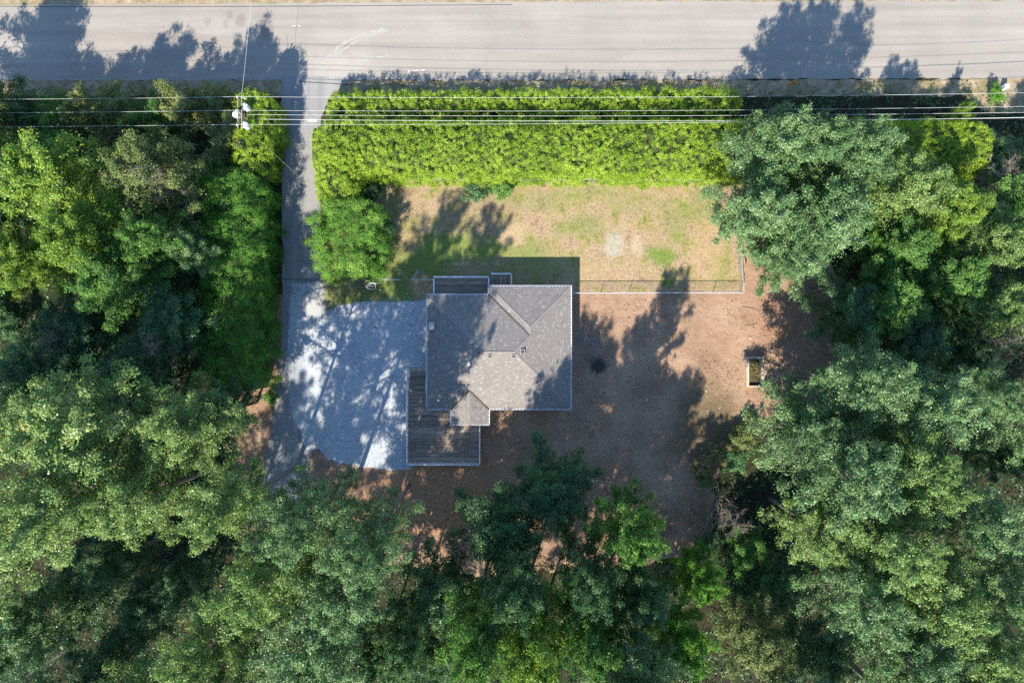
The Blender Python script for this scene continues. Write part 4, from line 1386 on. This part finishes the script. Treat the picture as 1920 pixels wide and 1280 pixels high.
for px, py, dx, dy, lab in ((652,582,22,10,'dark forked twig near the upper edge of the gravel'), (768,588,14,-12,'small dark twig on the gravel close to the house'), (776,612,-16,-6,'small dark twig in the middle right of the gravel')):
    a = P(px, py, .04); b = P(px+dx, py+dy, .04); m_ = a.lerp(b, .5)
    mb = MB(); mb.tube([a, m_+Vector((.05,.06,.04)), b], [.02,.016,.006], 4); mb.tube([m_, m_+Vector((.25,-.3,.03))], [.014,.005], 4)
    tag(mb.build('twig', M['bark']), lab, 'twig', 'twigs on the gravel')

# stones kicked out past the edge of the gravel
EDGE = [(604,530),(612,583),(640,573),(690,566),(745,566),(800,561)], [(766,880),(728,880),(690,875),(640,870),(612,860),(598,840),(576,846),(560,800)]
mb = MB()
for poly in EDGE:
    for k in range(520):
        q = random.uniform(0, len(poly)-1.001); i_ = int(q); t = q-i_
        x = poly[i_][0]*(1-t)+poly[i_+1][0]*t+random.gauss(0, 7); y = poly[i_][1]*(1-t)+poly[i_+1][1]*t+random.gauss(0, 7)
        p = P(x, y); r = random.uniform(.018, .045); s0 = len(mb.v)
        mb.v += [tuple(v) for v in iv*np.array([1, random.uniform(.7, 1.2), .6])*r+np.array([p.x, p.y, .028+r*.3])]
        mb.f += [tuple(s0+j for j in f) for f in itf]
tag(mb.build('loose_gravel', M['gravel']), 'loose grey stones spilt along the gravel pad edge', 'gravel', None, 'stuff')

# dead leaves caught on the roof, thickest in the valleys and behind the gutters
lf = []
for k in range(420):
    if k < 220:
        a_, b_ = random.choice(((E(eX,yN), eB), (E(pX1,yS), pA), (E(pX2,yS), pA)))
        p = Vector(a_).lerp(Vector(b_), random.random()**1.3)+Vector((random.gauss(0,.07), random.gauss(0,.07), 0))
    else:
        p = Vector((random.uniform(xW+.05, xE-.05), random.uniform(yS+.05, yN-.05), 0))
        if random.random() < .45: p.y = random.choice((yS+.1, yN-.1))+random.gauss(0, .04)
    if p.x > pX1 and p.x < pX2 and p.y < yS+ph: z = EH+PITCH*max(min(p.x-pX1, pX2-p.x), min(p.y-yS, 9))
    elif p.x > eX and p.y > yN-hw: z = EH+PITCH*max(min(p.x-eX, xE-p.x, yN2-p.y), min(yN-p.y, xE-p.x))
    else: z = roof_z(p.x, p.y)
    lf.append((p.x-house_off.x, p.y-house_off.y, z+.03))
n = len(lf)
V = leaf_quads(np.array(lf), np.array([0,0,1.0])+RNG.normal(size=(n,3))*.3, .10, .06, RNG)
link('leaf_litter', quads_mesh('leaf_litter', V, RNG.uniform(0, .8, n)), roof, M['litter'])['kind'] = 'stuff'

# burnt heap with blue scraps by the house
c = P(1122, 686)
hp = tag(empty('burnt_heap', c), 'small black burnt heap on the dirt beside the house', 'heap')
mb = MB(); rn, sn = 5, 18
for i in range(rn):
    r = .50*(1-i/rn)
    for k in range(sn):
        a = 2*math.pi*k/sn; q = r*(1+.7*mnoise.noise(Vector((math.cos(a)*2, math.sin(a)*2, i*.4))))
        mb.v.append((q*math.cos(a)*1.2, q*math.sin(a), .12*(i/rn)**.7+random.uniform(0, .05)))
for i in range(rn-1):
    for k in range(sn): mb.f.append((i*sn+k, i*sn+(k+1) % sn, (i+1)*sn+(k+1) % sn, (i+1)*sn+k))
mb.f.append(tuple((rn-1)*sn+k for k in range(sn)))
mb.build('ash', M['char'], hp)
for k in range(9):
    a = random.uniform(0, 6.28); r = random.uniform(.2, .9); L = random.uniform(.25, .6); b = random.uniform(0, 6.28)
    p = Vector((r*math.cos(a), r*math.sin(a), .12)); e = Vector((math.cos(b), math.sin(b), .1))*L/2
    MB().tube([p-e, p+e], [.035, .02], 5).build('charred_stick', M['char'], hp)
mb = MB()
for k in range(52):
    base = P(1098, 637) if k < 26 else (P(1120, 640) if k < 40 else P(1124, 665))
    p = base+Vector((random.gauss(0, .35), random.gauss(0, .32), .03)); s = random.uniform(.03, .10); a = random.uniform(0, 3.14)
    q = [Vector((math.cos(a+t)*s*random.uniform(.6,1.2), math.sin(a+t)*s, random.uniform(-.02, .03))) for t in (0, 1.6, 3.1, 4.7)]
    i = len(mb.v); mb.v += [tuple(p+v) for v in q]; mb.f.append((i, i+1, i+2, i+3))
tag(mb.build('plastic_litter', M['blue']), 'scattered blue plastic scraps beside the burnt heap', 'litter', None, 'stuff')

# single sticks on the dirt
def stick(px, py, dx, dy, r, label, mat='twig'):
    a = P(px, py); b = P(px+dx, py+dy); m_ = a.lerp(b, .5)+Vector((random.uniform(-.1,.1), random.uniform(-.1,.1), .06))
    o = MB().tube([a+Vector((0,0,.03)), m_, b+Vector((0,0,.03))], [r, r*.8, r*.35], 5).build('stick', M[mat])
    tag(o, label, 'stick', 'sticks lying on the dirt yard')
stick(1326, 768, 7, 26, .05, 'long pale stick lying on the dirt above the weeds')
stick(1168, 622, 6, 3, .03, 'short pale stick on the dirt beyond the blue scraps')
stick(1078, 735, 24, -6, .02, 'thin stick lying close to the right wall of the house')
stick(1392, 575, 34, 8, .025, 'thin dark root on the sunlit dirt above the raised bed', 'bark')
stick(1396, 610, 24, -4, .025, 'short dark root just above the raised bed', 'bark')
stick(933, 771, 1, 14, .03, 'pale stick just below the house wall')

# pile of dead brush: every branch its own piece
c = P(1345, 948)
bp = tag(empty('brush_pile', c), 'pile of pale dead branches at the lower corner of the dirt yard', 'brush')
for k in range(46):
    r = random.uniform(0, 2.2); a = random.uniform(0, 6.28)
    p = Vector((r*math.cos(a)*.8, r*math.sin(a)*1.2-.6, random.uniform(.1, 1.1)))
    b = random.uniform(0, 6.28); L = random.uniform(.8, 2.3)
    e = Vector((math.cos(b), math.sin(b), random.uniform(-.15, .35)))*L*.5
    bend = Vector((random.gauss(0,.15), random.gauss(0,.15), random.gauss(0,.1)))
    mb = MB(); R0 = random.uniform(.022, .055)
    mb.tube([p-e, p+bend, p+e], [R0, R0*.8, R0*.25], 5)
    for q in range(2):
        s0 = (p+bend).lerp(p+e, random.uniform(.1, .8))
        mb.tube([s0, s0+e*.5+Vector((random.gauss(0,.3), random.gauss(0,.3), .1))], [R0*.45, R0*.15], 4)
    mb.build('dead_branch', M['twig'], bp)

# fallen trunk in the lower left hollow
a = P(45, 1268, .6); b = P(135, 1212, 3.0)
lg = tag(MB().tube([a, a.lerp(b, .5)+Vector((0,0,.1)), b], [.20, .16, .10], 10).build('leaning_trunk', plain('dead_bark', (.07,.06,.05), .95, .4, 5)), 'grey leaning dead trunk in the dark hollow of the lower left corner', 'trunk')

# orange sprig above the verge
c = P(1487, 156, 2.6)
og = tag(empty('orange_sprig', (c.x, c.y, 0)), 'bright orange withered sprig standing on the shaded verge by the road', 'sprig')
MB().tube([(0,0,0), (.05,.02,1.4), (0,0,2.6)], [.03,.02,.012], 5).build('stem', M['twig'], og)
n = 110
tt = RNG.uniform(0, 1, n)
pa = np.stack([np.interp(tt, [0,.45,.55,1], [-.55,.05,.12,.30]), np.interp(tt, [0,.45,.55,1], [-.25,.05,-.20,.38]), 2.62+RNG.normal(0,.06,n)], 1)+RNG.normal(0,.035,(n,3))
link('leaf_tuft', quads_mesh('leaf_tuft', leaf_quads(pa, np.array([0,-.4,1.0])+RNG.normal(size=(n,3))*.4, .16, .09, RNG), RNG.uniform(0,1,n)), og, M['orange'])

# blue-grey cable pedestal by the verge bush
c = P(1878, 167)
pd = tag(empty('cable_pedestal', c), 'small blue-grey utility box beside the green verge bush', 'utility box')
bx('cabinet', (-.22,-.18,0), (.22,.18,.75), M['bluegrey'], pd)
bx('lid', (-.25,-.21,.753), (.25,.21,.82), M['bluegrey'], pd)
print('objects', len(bpy.data.objects), 'tris', sum(sum(len(p.vertices)-2 for p in m.polygons) for m in bpy.data.meshes if m.users))
